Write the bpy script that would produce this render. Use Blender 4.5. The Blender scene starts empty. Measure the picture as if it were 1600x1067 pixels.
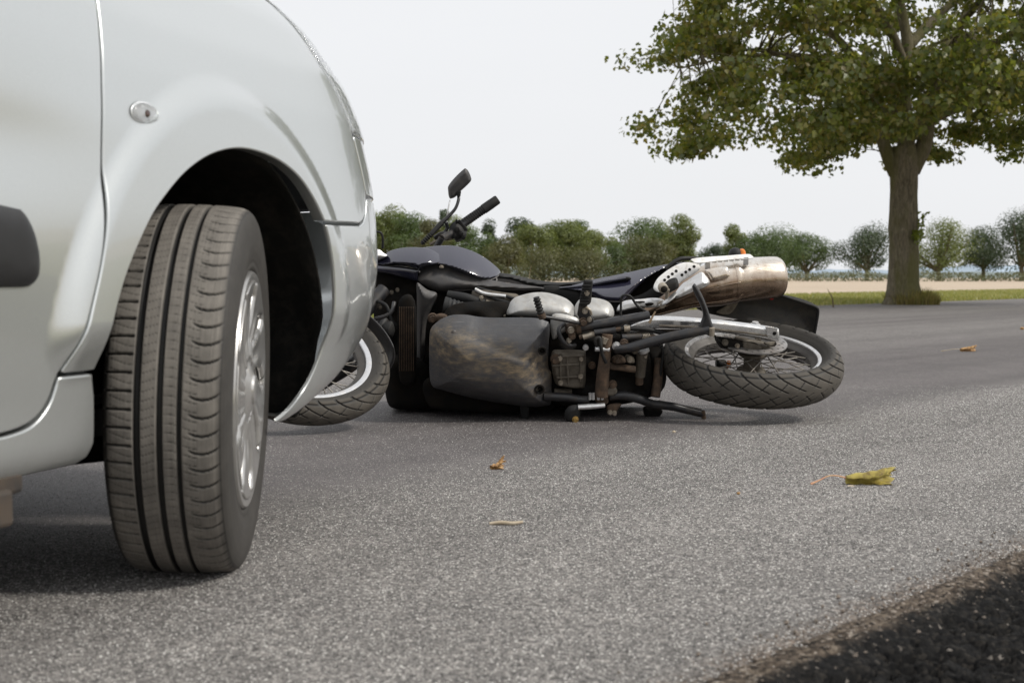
import bpy, bmesh, math, random
import numpy as np
from mathutils import Vector, Matrix, noise
R = math.radians
PI = math.pi
random.seed(7)
rng = np.random.default_rng(7)
SC = bpy.context.scene
COL = SC.collection

# ------------------------------------------------------------------ camera
CAM_H = 0.504
FPX = 2222.0                      # focal length in pixels of a 1600 px wide frame
PITCH = math.atan((533.5 - 432.0) / FPX)
cam_d = bpy.data.cameras.new('camera')
cam = bpy.data.objects.new('camera', cam_d)
COL.objects.link(cam)
cam.location = (0, 0, CAM_H)
cam.rotation_euler = (PI / 2 - PITCH, 0, 0)
cam_d.sensor_width = 36.0
cam_d.lens = 36.0 * FPX / 1600.0
cam_d.clip_start = 0.05
cam_d.clip_end = 6000
cam_d.dof.use_dof = True
cam_d.dof.focus_distance = 4.75
cam_d.dof.aperture_fstop = 8.0
SC.camera = cam
SC.render.resolution_x = 1024
SC.render.resolution_y = 682

# ------------------------------------------------------------------ sky and sun
SUN_EL, SUN_AZ = R(44), R(108)    # azimuth clockwise from +Y (view direction)
world = bpy.data.worlds.new('World')
SC.world = world
world.use_nodes = True
wn = world.node_tree
wn.nodes.clear()
w_out = wn.nodes.new('ShaderNodeOutputWorld')
w_bg = wn.nodes.new('ShaderNodeBackground')
w_sky = wn.nodes.new('ShaderNodeTexSky')
w_sky.sky_type = 'NISHITA'
w_sky.sun_disc = False
w_sky.sun_elevation = SUN_EL
w_sky.sun_rotation = SUN_AZ
w_sky.dust_density = 3.0
w_sc = wn.nodes.new('ShaderNodeMixRGB'); w_sc.blend_type = 'MULTIPLY'; w_sc.inputs[0].default_value = 1.0
w_sc.inputs[2].default_value = (0.08, 0.08, 0.08, 1)
wn.links.new(w_sky.outputs[0], w_sc.inputs[1])
w_mix = wn.nodes.new('ShaderNodeMixRGB'); w_mix.inputs[0].default_value = 0.94
wn.links.new(w_sc.outputs[0], w_mix.inputs[1])
# thin even overcast: near white, a touch bluer high up, faint cloud structure
w_tc = wn.nodes.new('ShaderNodeTexCoord')
w_sep = wn.nodes.new('ShaderNodeSeparateXYZ')
wn.links.new(w_tc.outputs['Generated'], w_sep.inputs[0])
w_ramp = wn.nodes.new('ShaderNodeValToRGB')
w_ramp.color_ramp.elements[0].position = 0.0
w_ramp.color_ramp.elements[0].color = (0.895, 0.905, 0.925, 1)
w_ramp.color_ramp.elements[1].position = 0.35
w_ramp.color_ramp.elements[1].color = (0.935, 0.945, 0.965, 1)
wn.links.new(w_sep.outputs['Z'], w_ramp.inputs[0])
w_no = wn.nodes.new('ShaderNodeTexNoise'); w_no.inputs['Scale'].default_value = 2.2
w_no.inputs['Detail'].default_value = 5
w_map = wn.nodes.new('ShaderNodeMapping'); w_map.inputs['Scale'].default_value = (1, 1, 4)
wn.links.new(w_tc.outputs['Generated'], w_map.inputs[0]); wn.links.new(w_map.outputs[0], w_no.inputs[0])
w_mr = wn.nodes.new('ShaderNodeMapRange'); w_mr.inputs[3].default_value = 0.965; w_mr.inputs[4].default_value = 1.035
wn.links.new(w_no.outputs[0], w_mr.inputs[0])
w_mul = wn.nodes.new('ShaderNodeVectorMath'); w_mul.operation = 'SCALE'
wn.links.new(w_ramp.outputs[0], w_mul.inputs[0]); wn.links.new(w_mr.outputs[0], w_mul.inputs['Scale'])
wn.links.new(w_mul.outputs[0], w_mix.inputs[2])
wn.links.new(w_mix.outputs[0], w_bg.inputs[0])
w_bg.inputs[1].default_value = 1.0
wn.links.new(w_bg.outputs[0], w_out.inputs[0])

sun_d = bpy.data.lights.new('sun', 'SUN')
sun_d.energy = 2.6
sun_d.angle = R(9)
sun_d.color = (1.0, 0.955, 0.88)
sun = bpy.data.objects.new('sun', sun_d)
COL.objects.link(sun)
sd = Vector((math.cos(SUN_EL) * math.sin(SUN_AZ), math.cos(SUN_EL) * math.cos(SUN_AZ), math.sin(SUN_EL)))
sun.rotation_euler = sd.to_track_quat('Z', 'Y').to_euler()
sun.location = (20, -6, 20)

SC.view_settings.view_transform = 'Standard'
SC.view_settings.look = 'None'
SC.view_settings.exposure = 0.0
SC.view_settings.gamma = 1.0
SC.view_settings.use_curve_mapping = False
SC.cycles.max_bounces = 8
SC.cycles.transparent_max_bounces = 12

# ------------------------------------------------------------------ helpers
def ray(px, py):
    a = (px - 800.0) / FPX; b = (533.5 - py) / FPX
    c, s = math.cos(PITCH), math.sin(PITCH)
    return Vector((a, c + b * s, -s + b * c))

def at(px, py, Y):
    "point seen at a photograph pixel at depth Y"
    r = ray(px, py)
    return Vector((0, 0, CAM_H)) + r * (Y / r.y)

def on_ground(px, py, z=0.0):
    r = ray(px, py)
    return Vector((0, 0, CAM_H)) + r * ((z - CAM_H) / r.z)

def tag(o, label=None, cat=None, group=None, kind=None):
    if label: o['label'] = label
    if cat: o['category'] = cat
    if group: o['group'] = group
    if kind: o['kind'] = kind
    return o

def empty(name, loc=(0, 0, 0), rot=(0, 0, 0)):
    o = bpy.data.objects.new(name, None)
    COL.objects.link(o)
    o.location = loc; o.rotation_euler = rot
    o.empty_display_size = 0.1
    return o

def link_mesh(name, me, mat=None, parent=None, loc=None):
    o = bpy.data.objects.new(name, me)
    COL.objects.link(o)
    if mat is not None:
        for m in (mat if isinstance(mat, (list, tuple)) else [mat]):
            me.materials.append(m)
    if parent is not None: o.parent = parent
    if loc is not None: o.location = loc
    return o

def mesh(name, verts, faces, mat=None, parent=None, smooth=True, normals=None, uvs=None, loc=None):
    me = bpy.data.meshes.new(name)
    me.from_pydata([tuple(map(float, v)) for v in verts], [], [tuple(map(int, f)) for f in faces])
    me.update()
    if smooth:
        me.polygons.foreach_set('use_smooth', [True] * len(me.polygons))
    if uvs is not None:
        ul = me.uv_layers.new(name='UVMap')
        li = np.empty(len(me.loops), dtype=np.int32)
        me.loops.foreach_get('vertex_index', li)
        ul.data.foreach_set('uv', np.asarray(uvs, dtype=np.float32)[li].ravel())
    if normals is not None:
        me.normals_split_custom_set_from_vertices([tuple(map(float, n)) for n in normals])
    return link_mesh(name, me, mat, parent, loc)

def bev(o, w=0.003, seg=2, ang=35):
    m = o.modifiers.new('bevel', 'BEVEL'); m.width = w; m.segments = seg
    m.limit_method = 'ANGLE'; m.angle_limit = R(ang)
    m.harden_normals = False
    return o

def smooth_by_angle(o, ang=40):
    me = o.data
    me.polygons.foreach_set('use_smooth', [True] * len(me.polygons))
    bm = bmesh.new(); bm.from_mesh(me)
    ca = R(ang)
    for e in bm.edges:
        e.smooth = not (len(e.link_faces) == 2 and e.calc_face_angle(0) > ca)
    bm.to_mesh(me); bm.free()
    return o

def catmull(pts, n=8):
    P = [Vector(p) for p in pts]
    if len(P) < 3: return P
    P = [P[0] * 2 - P[1]] + P + [P[-1] * 2 - P[-2]]
    out = []
    for i in range(1, len(P) - 2):
        for k in range(n):
            t = k / n
            a, b, c, d = P[i - 1], P[i], P[i + 1], P[i + 2]
            out.append(0.5 * ((2 * b) + (c - a) * t + (2 * a - 5 * b + 4 * c - d) * t * t + (3 * b - a - 3 * c + d) * t ** 3))
    out.append(P[-2])
    return out

def frames(path):
    T = []
    for i in range(len(path)):
        a = path[max(0, i - 1)]; b = path[min(len(path) - 1, i + 1)]
        T.append((b - a).normalized())
    up = Vector((0, 0, 1)) if abs(T[0].z) < 0.9 else Vector((0, 1, 0))
    u = (up - T[0] * up.dot(T[0])).normalized()
    fr = []
    for i in range(len(path)):
        u = (u - T[i] * u.dot(T[i])).normalized()
        fr.append((T[i], u, T[i].cross(u)))
    return fr

def tube_geo(pts, rad, seg=12, n=8, flat=1.0, cap=True, smooth_path=True):
    path = catmull(pts, n) if (smooth_path and len(pts) > 2) else [Vector(p) for p in pts]
    m = len(path)
    if isinstance(rad, (int, float)):
        rr = [rad] * m
    else:
        k = len(rad)
        rr = list(np.interp(np.linspace(0, k - 1, m), range(k), rad))
    fr = frames(path)
    V, F = [], []
    for i, p in enumerate(path):
        T, u, w = fr[i]
        for j in range(seg):
            a = 2 * PI * j / seg
            V.append(p + (u * math.cos(a) * flat + w * math.sin(a)) * rr[i])
    for i in range(m - 1):
        for j in range(seg):
            j2 = (j + 1) % seg
            F.append((i * seg + j, i * seg + j2, (i + 1) * seg + j2, (i + 1) * seg + j))
    if cap:
        F.append(tuple(reversed(range(seg))))
        F.append(tuple((m - 1) * seg + j for j in range(seg)))
    return V, F

def tube(name, pts, rad, mat, parent=None, seg=12, n=8, flat=1.0, sm=50, sp=True):
    V, F = tube_geo(pts, rad, seg, n, flat, smooth_path=sp)
    o = mesh(name, V, F, mat, parent)
    return smooth_by_angle(o, sm)

def join_geo(parts):
    V, F = [], []
    for v, f in parts:
        b = len(V); V += list(v); F += [tuple(i + b for i in q) for q in f]
    return V, F

def box_geo(c, s, rot=None):
    c = Vector(c); h = Vector(s) * 0.5
    V = []
    for z in (-1, 1):
        for y in (-1, 1):
            for x in (-1, 1):
                p = Vector((x * h.x, y * h.y, z * h.z))
                if rot is not None: p = rot @ p
                V.append(c + p)
    F = [(0, 2, 3, 1), (4, 5, 7, 6), (0, 1, 5, 4), (2, 6, 7, 3), (0, 4, 6, 2), (1, 3, 7, 5)]
    return V, F

def box(name, c, s, mat, parent=None, rot=None, bw=0.003):
    V, F = box_geo(c, s, rot)
    o = mesh(name, V, F, mat, parent, smooth=False)
    if bw: bev(o, bw)
    return o

def lathe_geo(profile, seg=32, axis='z', c=(0, 0, 0), close=False):
    """profile: list of (r, h) revolved about an axis through c"""
    c = Vector(c); V, F = [], []
    m = len(profile)
    for (r, h) in profile:
        for j in range(seg):
            a = 2 * PI * j / seg
            x, y = r * math.cos(a), r * math.sin(a)
            p = {'z': (x, y, h), 'x': (h, x, y), 'y': (y, h, x)}[axis]
            V.append(c + Vector(p))
    for i in range(m - 1 + (1 if close else 0)):
        i2 = (i + 1) % m
        for j in range(seg):
            j2 = (j + 1) % seg
            F.append((i * seg + j, i * seg + j2, i2 * seg + j2, i2 * seg + j))
    return V, F

def lathe(name, profile, mat, parent=None, seg=32, axis='z', c=(0, 0, 0), sm=35, close=False):
    V, F = lathe_geo(profile, seg, axis, c, close)
    o = mesh(name, V, F, mat, parent)
    bm = bmesh.new(); bm.from_mesh(o.data)
    bmesh.ops.remove_doubles(bm, verts=bm.verts, dist=1e-6)
    bmesh.ops.recalc_face_normals(bm, faces=bm.faces)
    bm.to_mesh(o.data); bm.free()
    return smooth_by_angle(o, sm)

# --- polygons clipped to a grid, then lifted onto a curved surface
def densify(poly, step):
    P = np.asarray(poly, float); out = []
    for i in range(len(P)):
        a, b = P[i], P[(i + 1) % len(P)]
        k = max(1, int(np.ceil(np.linalg.norm(b - a) / step)))
        for j in range(k): out.append(a + (b - a) * j / k)
    return np.array(out)

def spline2(pts, n=6, closed=True):
    P = np.asarray(pts, float); m = len(P); out = []
    rngi = range(m) if closed else range(m - 1)
    for i in rngi:
        if closed: a, b, c, d = P[i - 1], P[i], P[(i + 1) % m], P[(i + 2) % m]
        else: a, b, c, d = P[max(i - 1, 0)], P[i], P[i + 1], P[min(i + 2, m - 1)]
        for k in range(n):
            t = k / n
            out.append(0.5 * (2 * b + (c - a) * t + (2 * a - 5 * b + 4 * c - d) * t * t + (3 * b - a - 3 * c + d) * t ** 3))
    if not closed: out.append(P[-1])
    return np.array(out)

def inside(P, x, y):
    x = np.asarray(x); y = np.asarray(y)
    res = np.zeros(x.shape, bool)
    n = len(P)
    for i in range(n):
        x0, y0 = P[i]; x1, y1 = P[(i + 1) % n]
        if y0 == y1: continue
        c = ((y0 > y) != (y1 > y)) & (x < (x1 - x0) * (y - y0) / (y1 - y0) + x0)
        res ^= c
    return res

def poly_dist(P, X, Y):
    D = np.full(np.shape(X), 1e9)
    n = len(P)
    for i in range(n):
        a = P[i]; b = P[(i + 1) % n]
        d = b - a; L2 = d @ d
        if L2 < 1e-16: continue
        t = np.clip(((X - a[0]) * d[0] + (Y - a[1]) * d[1]) / L2, 0, 1)
        D = np.minimum(D, np.hypot(X - a[0] - t * d[0], Y - a[1] - t * d[1]))
    return D

def clipgrid(poly, step, holes=()):
    """convex grid cells clipped by a polygon (and minus holes) -> 2d verts, faces"""
    P = np.asarray(poly, float)
    area = 0.5 * np.sum(P[:, 0] * np.roll(P[:, 1], -1) - np.roll(P[:, 0], -1) * P[:, 1])
    if area < 0: P = P[::-1]
    sx, sy = (step, step) if np.isscalar(step) else step
    x0, y0 = P.min(0) - 1e-4; x1, y1 = P.max(0) + 1e-4
    nx = int(math.ceil((x1 - x0) / sx)); ny = int(math.ceil((y1 - y0) / sy))
    bnd = densify(P, min(sx, sy) * 0.2)
    crossed = set(zip(((bnd[:, 0] - x0) // sx).astype(int).tolist(), ((bnd[:, 1] - y0) // sy).astype(int).tolist()))
    cx, cy = np.meshgrid(x0 + (np.arange(nx) + .5) * sx, y0 + (np.arange(ny) + .5) * sy, indexing='ij')
    ins = inside(P, cx, cy)
    V, F, idx = [], [], {}
    def vid(p):
        k = (round(p[0] * 2e5), round(p[1] * 2e5))
        if k not in idx: idx[k] = len(V); V.append(p)
        return idx[k]
    PL = [tuple(p) for p in P]
    for i in range(nx):
        for j in range(ny):
            ax, ay = x0 + i * sx, y0 + j * sy; bx, by = ax + sx, ay + sy
            if (i, j) in crossed:
                q = PL
                for (ed, val, sgn) in ((0, ax, 1), (0, bx, -1), (1, ay, 1), (1, by, -1)):
                    if not q: break
                    o = []
                    for k in range(len(q)):
                        a = q[k - 1]; b = q[k]
                        ia = (a[ed] - val) * sgn >= 0; ib = (b[ed] - val) * sgn >= 0
                        if ia != ib:
                            t = (val - a[ed]) / (b[ed] - a[ed])
                            o.append((a[0] + t * (b[0] - a[0]), a[1] + t * (b[1] - a[1])))
                        if ib: o.append(b)
                    q = o
                if len(q) >= 3:
                    f = []
                    for p in q:
                        v = vid(p)
                        if v not in f: f.append(v)
                    if len(f) >= 3: F.append(f)
            elif ins[i, j]:
                F.append([vid((ax, ay)), vid((bx, ay)), vid((bx, by)), vid((ax, by))])
    return np.array(V), F, P

def offset_poly(P, d):
    "inward offset of a counter-clockwise polygon"
    n = len(P); out = []
    for i in range(n):
        a, b, c = P[i - 1], P[i], P[(i + 1) % n]
        e1 = (b - a) / (np.linalg.norm(b - a) + 1e-12); e2 = (c - b) / (np.linalg.norm(c - b) + 1e-12)
        n1 = np.array([-e1[1], e1[0]]); n2 = np.array([-e2[1], e2[0]])
        m = n1 + n2; l = np.linalg.norm(m)
        if l < 1e-6: m = n1; l = 1
        m = m / l
        k = 1 / max(0.5, m @ n1)
        out.append(b + m * d * k)
    return np.array(out)

def surf_panel(name, poly, S, step, mat, parent, rim=0.004, depth=0.02, eps=1e-3, flip=False, back=None):
    """panel cut from the surface S(a,b) with a rounded hem of radius rim and an inward return of given depth"""
    P0 = np.asarray(poly, float)
    area = 0.5 * np.sum(P0[:, 0] * np.roll(P0[:, 1], -1) - np.roll(P0[:, 0], -1) * P0[:, 1])
    if area < 0: P0 = P0[::-1]
    P0 = densify(P0, (step if np.isscalar(step) else min(step)) * 1.0)
    Pin = offset_poly(P0, rim)
    V2, F, _ = clipgrid(Pin, step)
    def SN(q):
        p = S(q[:, 0], q[:, 1]); pa = S(q[:, 0] + eps, q[:, 1]) - S(q[:, 0] - eps, q[:, 1])
        pb = S(q[:, 0], q[:, 1] + eps) - S(q[:, 0], q[:, 1] - eps)
        n = np.cross(pa, pb); n /= np.linalg.norm(n, axis=1)[:, None] + 1e-12
        if flip: n = -n
        return p, n
    V, N = SN(V2)
    pin, nin = SN(Pin); pout, nout = SN(P0)
    out2 = pout - pin
    out2 = out2 - nin * np.sum(out2 * nin, 1)[:, None]
    outd = out2 / (np.linalg.norm(out2, axis=1)[:, None] + 1e-12)
    base = len(V); n = len(P0)
    rings, norms = [], []
    for k in range(5):
        a = PI / 2 * k / 4
        rings.append(pin + outd * rim * math.sin(a) - nin * rim * (1 - math.cos(a)))
        norms.append(nin * math.cos(a) + outd * math.sin(a))
    if back is None:
        rings.append(rings[-1] - nin * depth); norms.append(outd)
    else:
        bk = np.asarray(back, float)
        rings.append(rings[-1] + bk[None] * depth); norms.append(outd)
    allV = np.vstack([V] + rings); allN = np.vstack([N] + norms)
    FF = [list(f) if not flip else list(f)[::-1] for f in F]
    for k in range(len(rings) - 1):
        for i in range(n):
            i2 = (i + 1) % n
            q = [base + k * n + i, base + (k + 1) * n + i, base + (k + 1) * n + i2, base + k * n + i2]
            if flip: q = q[::-1]
            FF.append(q)
    return mesh(name, allV, FF, mat, parent, normals=allN)

# ------------------------------------------------------------------ materials
def new_mat(name):
    m = bpy.data.materials.new(name); m.use_nodes = True
    nt = m.node_tree
    b = nt.nodes['Principled BSDF']
    return m, nt, b

def N(nt, t, **kw):
    n = nt.nodes.new(t)
    for k, v in kw.items():
        if k.startswith('i_'):
            n.inputs[k[2:].replace('_', ' ')].default_value = v
        else: setattr(n, k, v)
    return n

def tex_noise(nt, vec, scale, detail=4, rough=0.55, dist=0.0):
    n = nt.nodes.new('ShaderNodeTexNoise')
    n.inputs['Scale'].default_value = scale; n.inputs['Detail'].default_value = detail
    n.inputs['Roughness'].default_value = rough; n.inputs['Distortion'].default_value = dist
    if vec is not None: nt.links.new(vec, n.inputs['Vector'])
    return n

def ramp(nt, fac, stops):
    r = nt.nodes.new('ShaderNodeValToRGB')
    el = r.color_ramp.elements
    while len(el) < len(stops): el.new(0.5)
    for e, (p, c) in zip(el, stops):
        e.position = p
        e.color = (c, c, c, 1) if isinstance(c, (int, float)) else (c[0], c[1], c[2], 1)
    nt.links.new(fac, r.inputs[0])
    return r

def mix(nt, fac, a, b, mode='MIX'):
    m = nt.nodes.new('ShaderNodeMixRGB'); m.blend_type = mode
    for i, v in ((0, fac), (1, a), (2, b)):
        if isinstance(v, bpy.types.NodeSocket): nt.links.new(v, m.inputs[i])
        elif isinstance(v, (int, float)): m.inputs[i].default_value = v if i == 0 else (v, v, v, 1)
        else: m.inputs[i].default_value = (v[0], v[1], v[2], 1)
    return m.outputs[0]

def math_n(nt, op, a, b=None):
    m = nt.nodes.new('ShaderNodeMath'); m.operation = op
    for i, v in ((0, a), (1, b)):
        if v is None: continue
        if isinstance(v, bpy.types.NodeSocket): nt.links.new(v, m.inputs[i])
        else: m.inputs[i].default_value = v
    return m.outputs[0]

def obj_co(nt):
    return nt.nodes.new('ShaderNodeTexCoord').outputs['Object']

def bump(nt, b, height, strength=0.3, dist=0.002):
    n = nt.nodes.new('ShaderNodeBump')
    n.inputs['Strength'].default_value = strength; n.inputs['Distance'].default_value = dist
    nt.links.new(height, n.inputs['Height'])
    nt.links.new(n.outputs[0], b.inputs['Normal'])
    return n

def std_mat(name, col, rough=0.5, metal=0.0, var=0.15, nscale=30, bumps=0.0, bscale=300, dirt=None, dirt_amt=0.4,
            dscale=12, coat=0.0, spec=0.5, rvar=0.1):
    """base colour with tonal variation, optional dirt patches, roughness variation and fine relief"""
    m, nt, b = new_mat(name)
    co = obj_co(nt)
    n1 = tex_noise(nt, co, nscale, 5)
    dark = tuple(c * (1 - var) for c in col); lite = tuple(min(1, c * (1 + var)) for c in col)
    c = ramp(nt, n1.outputs[0], [(0.3, dark), (0.7, lite)]).outputs[0]
    b.inputs['Metallic'].default_value = metal
    rsock = ramp(nt, n1.outputs[0], [(0.3, max(0.02, rough - rvar)), (0.7, min(1, rough + rvar))]).outputs[0]
    if dirt is not None:
        n2 = tex_noise(nt, co, dscale, 8, 0.65, 0.4)
        f = ramp(nt, n2.outputs[0], [(0.60 - dirt_amt * 0.4, 0.0), (0.90 - dirt_amt * 0.25, 1.0)]).outputs[0]
        c = mix(nt, f, c, dirt)
        rsock = mix(nt, f, rsock, 0.9)
        if metal > 0:
            mm = mix(nt, f, metal, 0.0)
            nt.links.new(mm, b.inputs['Metallic'])
    nt.links.new(c, b.inputs['Base Color'])
    nt.links.new(rsock, b.inputs['Roughness'])
    b.inputs['Specular IOR Level'].default_value = spec
    b.inputs['Coat Weight'].default_value = coat
    b.inputs['Coat Roughness'].default_value = 0.06
    if bumps > 0:
        n3 = tex_noise(nt, co, bscale, 4)
        bump(nt, b, n3.outputs[0], bumps, 0.002)
    return m
# ================================================================== SETTING
RD = Vector((math.sin(R(39.5)), math.cos(R(39.5)), 0))     # direction of the road
RN = Vector((RD.y, -RD.x, 0))                              # towards the near verge
def road_xy(s, q):            # s along the road, q across (positive = near side)
    return RD * s + RN * q
NEAR_Q, FAR_Q = -0.905, -11.6
ROAD_ANG = math.atan2(RD.y, RD.x)

def road_coords(nt):
    "object coordinates turned into (along, across, z)"
    co = obj_co(nt)
    mp = nt.nodes.new('ShaderNodeMapping'); mp.vector_type = 'POINT'
    mp.inputs['Rotation'].default_value = (0, 0, -ROAD_ANG)
    nt.links.new(co, mp.inputs[0])
    m2 = nt.nodes.new('ShaderNodeMapping'); m2.inputs['Scale'].default_value = (1, -1, 1)
    nt.links.new(mp.outputs[0], m2.inputs[0])
    return co, m2.outputs[0]

def asphalt_mat():
    m, nt, b = new_mat('asphalt')
    co, rc = road_coords(nt)
    sep = N(nt, 'ShaderNodeSeparateXYZ'); nt.links.new(rc, sep.inputs[0])
    wob = tex_noise(nt, co, 0.9, 4)
    across = math_n(nt, 'ADD', sep.outputs['Y'], math_n(nt, 'MULTIPLY', math_n(nt, 'SUBTRACT', wob.outputs[0], 0.5), 0.35))
    # aggregate: crushed stones in binder, two grades
    v1 = N(nt, 'ShaderNodeTexVoronoi'); v1.inputs['Scale'].default_value = 230; nt.links.new(co, v1.inputs['Vector'])
    v2 = N(nt, 'ShaderNodeTexVoronoi'); v2.inputs['Scale'].default_value = 120; nt.links.new(co, v2.inputs['Vector'])
    sp1 = N(nt, 'ShaderNodeSeparateColor'); nt.links.new(v1.outputs['Color'], sp1.inputs[0])
    sp2 = N(nt, 'ShaderNodeSeparateColor'); nt.links.new(v2.outputs['Color'], sp2.inputs[0])
    stone = ramp(nt, sp1.outputs[0], [(0.0, (.030, .031, .033)), (0.26, (.085, .086, .089)), (0.5, (.165, .166, .168)), (0.8, (.27, .27, .268)), (1.0, (.52, .52, .51))]).outputs[0]
    stone2 = ramp(nt, sp2.outputs[1], [(0.0, (.050, .050, .051)), (0.5, (.15, .149, .148)), (0.88, (.26, .258, .25)), (1.0, (.52, .51, .50))]).outputs[0]
    worn = mix(nt, 0.42, stone, stone2)
    gap = ramp(nt, v1.outputs['Distance'], [(0.45, 0.0), (0.85, 1.0)]).outputs[0]
    worn = mix(nt, math_n(nt, 'MULTIPLY', gap, 0.55), worn, (.05, .048, .046))
    # polished, binder-rich wheel tracks: finer and darker
    v3 = N(nt, 'ShaderNodeTexVoronoi'); v3.inputs['Scale'].default_value = 480; nt.links.new(co, v3.inputs['Vector'])
    sp3 = N(nt, 'ShaderNodeSeparateColor'); nt.links.new(v3.outputs['Color'], sp3.inputs[0])
    fine = ramp(nt, sp3.outputs[0], [(0.0, (.050, .047, .050)), (0.6, (.092, .087, .090)), (0.9, (.135, .129, .13)), (0.975, (.24, .235, .235)), (1.0, (.60, .59, .58))]).outputs[0]
    # mapping of the across position (metres) to the amount of polish
    mr = N(nt, 'ShaderNodeMapRange'); mr.inputs[1].default_value = -12; mr.inputs[2].default_value = 0
    nt.links.new(across, mr.inputs[0])
    def q(v): return (v + 12) / 12
    track = ramp(nt, mr.outputs[0], [(0, 0.4), (q(-11), .35), (q(-9.4), .75), (q(-8.2), .3), (q(-6.9), .72), (q(-5.9), .35), (q(-5.2), .30), (q(-4.35), .75), (q(-3.75), 1.0), (q(-2.62), 1.0), (q(-2.22), .12), (1, 0.0)])
    patch = tex_noise(nt, co, 2.3, 6, 0.6)
    tr = math_n(nt, 'ADD', track.outputs[0], math_n(nt, 'MULTIPLY', math_n(nt, 'SUBTRACT', patch.outputs[0], 0.5), 0.5))
    tr = ramp(nt, tr, [(0.0, 0.0), (1.0, 1.0)]).outputs[0]
    c = mix(nt, tr, worn, fine)
    # long faint streaks along the road and mottling
    mp2 = nt.nodes.new('ShaderNodeMapping'); mp2.inputs['Scale'].default_value = (0.12, 2.6, 1)
    nt.links.new(rc, mp2.inputs[0])
    st = tex_noise(nt, mp2.outputs[0], 1.0, 5, 0.6)
    st = ramp(nt, st.outputs[0], [(0.3, 0.84), (0.7, 1.20)]).outputs[0]
    c = mix(nt, 1.0, c, st, 'MULTIPLY')
    mo = ramp(nt, tex_noise(nt, co, 4, 7, .65).outputs[0], [(0.3, 0.86), (0.7, 1.12)]).outputs[0]
    c = mix(nt, 1.0, c, mo, 'MULTIPLY')
    # rusty dust near the broken edge
    ed = ramp(nt, math_n(nt, 'ADD', sep.outputs['Y'], math_n(nt, 'MULTIPLY', math_n(nt, 'SUBTRACT', tex_noise(nt, co, 7, 5).outputs[0], .5), .16)),
              [(0.0, 0.0), (1.0, 1.0)])
    mre = N(nt, 'ShaderNodeMapRange'); mre.inputs[1].default_value = -1.00; mre.inputs[2].default_value = -0.925
    nt.links.new(math_n(nt, 'ADD', sep.outputs['Y'], math_n(nt, 'MULTIPLY', math_n(nt, 'SUBTRACT', tex_noise(nt, co, 12, 5).outputs[0], .5), .10)), mre.inputs[0])
    brown = ramp(nt, sp2.outputs[0], [(0, (.022, .018, .015)), (.5, (.085, .066, .052)), (1, (.22, .18, .145))]).outputs[0]
    c = mix(nt, math_n(nt, 'MULTIPLY', mre.outputs[0], 0.8), c, brown)
    c = mix(nt, 1.0, c, (1.10, 1.04, .99), 'MULTIPLY')
    nt.links.new(c, b.inputs['Base Color'])
    rg = mix(nt, tr, 0.88, 0.62)
    nt.links.new(rg, b.inputs['Roughness'])
    b.inputs['Specular IOR Level'].default_value = 0.35
    h = mix(nt, tr, mix(nt, 0.5, v1.outputs['Distance'], v2.outputs['Distance']), math_n(nt, 'MULTIPLY', v3.outputs['Distance'], 0.5))
    bn = bump(nt, b, h, 0.55, 0.003); bn.invert = True
    return m

# ---- ground: one big sheet of stubble field, with verges of grass and the road laid on it
def field_mat():
    m, nt, b = new_mat('stubble')
    co, rc = road_coords(nt)
    n1 = tex_noise(nt, co, 0.35, 8, 0.7)
    n2 = tex_noise(nt, co, 18, 5, 0.7)
    c = ramp(nt, n1.outputs[0], [(0.3, (.48, .385, .285)), (0.7, (.58, .48, .365))]).outputs[0]
    c = mix(nt, ramp(nt, n2.outputs[0], [(0.35, .5), (.65, 0)]).outputs[0], c, (.30, .225, .15))
    mp = nt.nodes.new('ShaderNodeMapping'); mp.inputs['Scale'].default_value = (0.02, 1.1, 1); mp.inputs['Rotation'].default_value = (0, 0, .9)
    nt.links.new(rc, mp.inputs[0])
    st = tex_noise(nt, mp.outputs[0], 1.0, 3)
    c = mix(nt, 1.0, c, ramp(nt, st.outputs[0], [(.35, .86), (.65, 1.1)]).outputs[0], 'MULTIPLY')
    nt.links.new(c, b.inputs['Base Color']); b.inputs['Roughness'].default_value = 0.95
    return m

def grass_base_mat():
    m, nt, b = new_mat('verge_soil')
    co = obj_co(nt)
    n1 = tex_noise(nt, co, 1.2, 6, 0.7)
    c = ramp(nt, n1.outputs[0], [(0.3, (.17, .18, .055)), (0.55, (.25, .24, .085)), (0.72, (.34, .29, .15))]).outputs[0]
    n2 = tex_noise(nt, co, 40, 3)
    c = mix(nt, 1, c, ramp(nt, n2.outputs[0], [(.3, .6), (.7, 1.2)]).outputs[0], 'MULTIPLY')
    nt.links.new(c, b.inputs['Base Color']); b.inputs['Roughness'].default_value = 0.95
    return m

def quad(name, pts, m, sub=1):
    o = mesh(name, pts, [tuple(range(len(pts)))], m, None, smooth=False)
    return tag(o, kind='structure')

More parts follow.
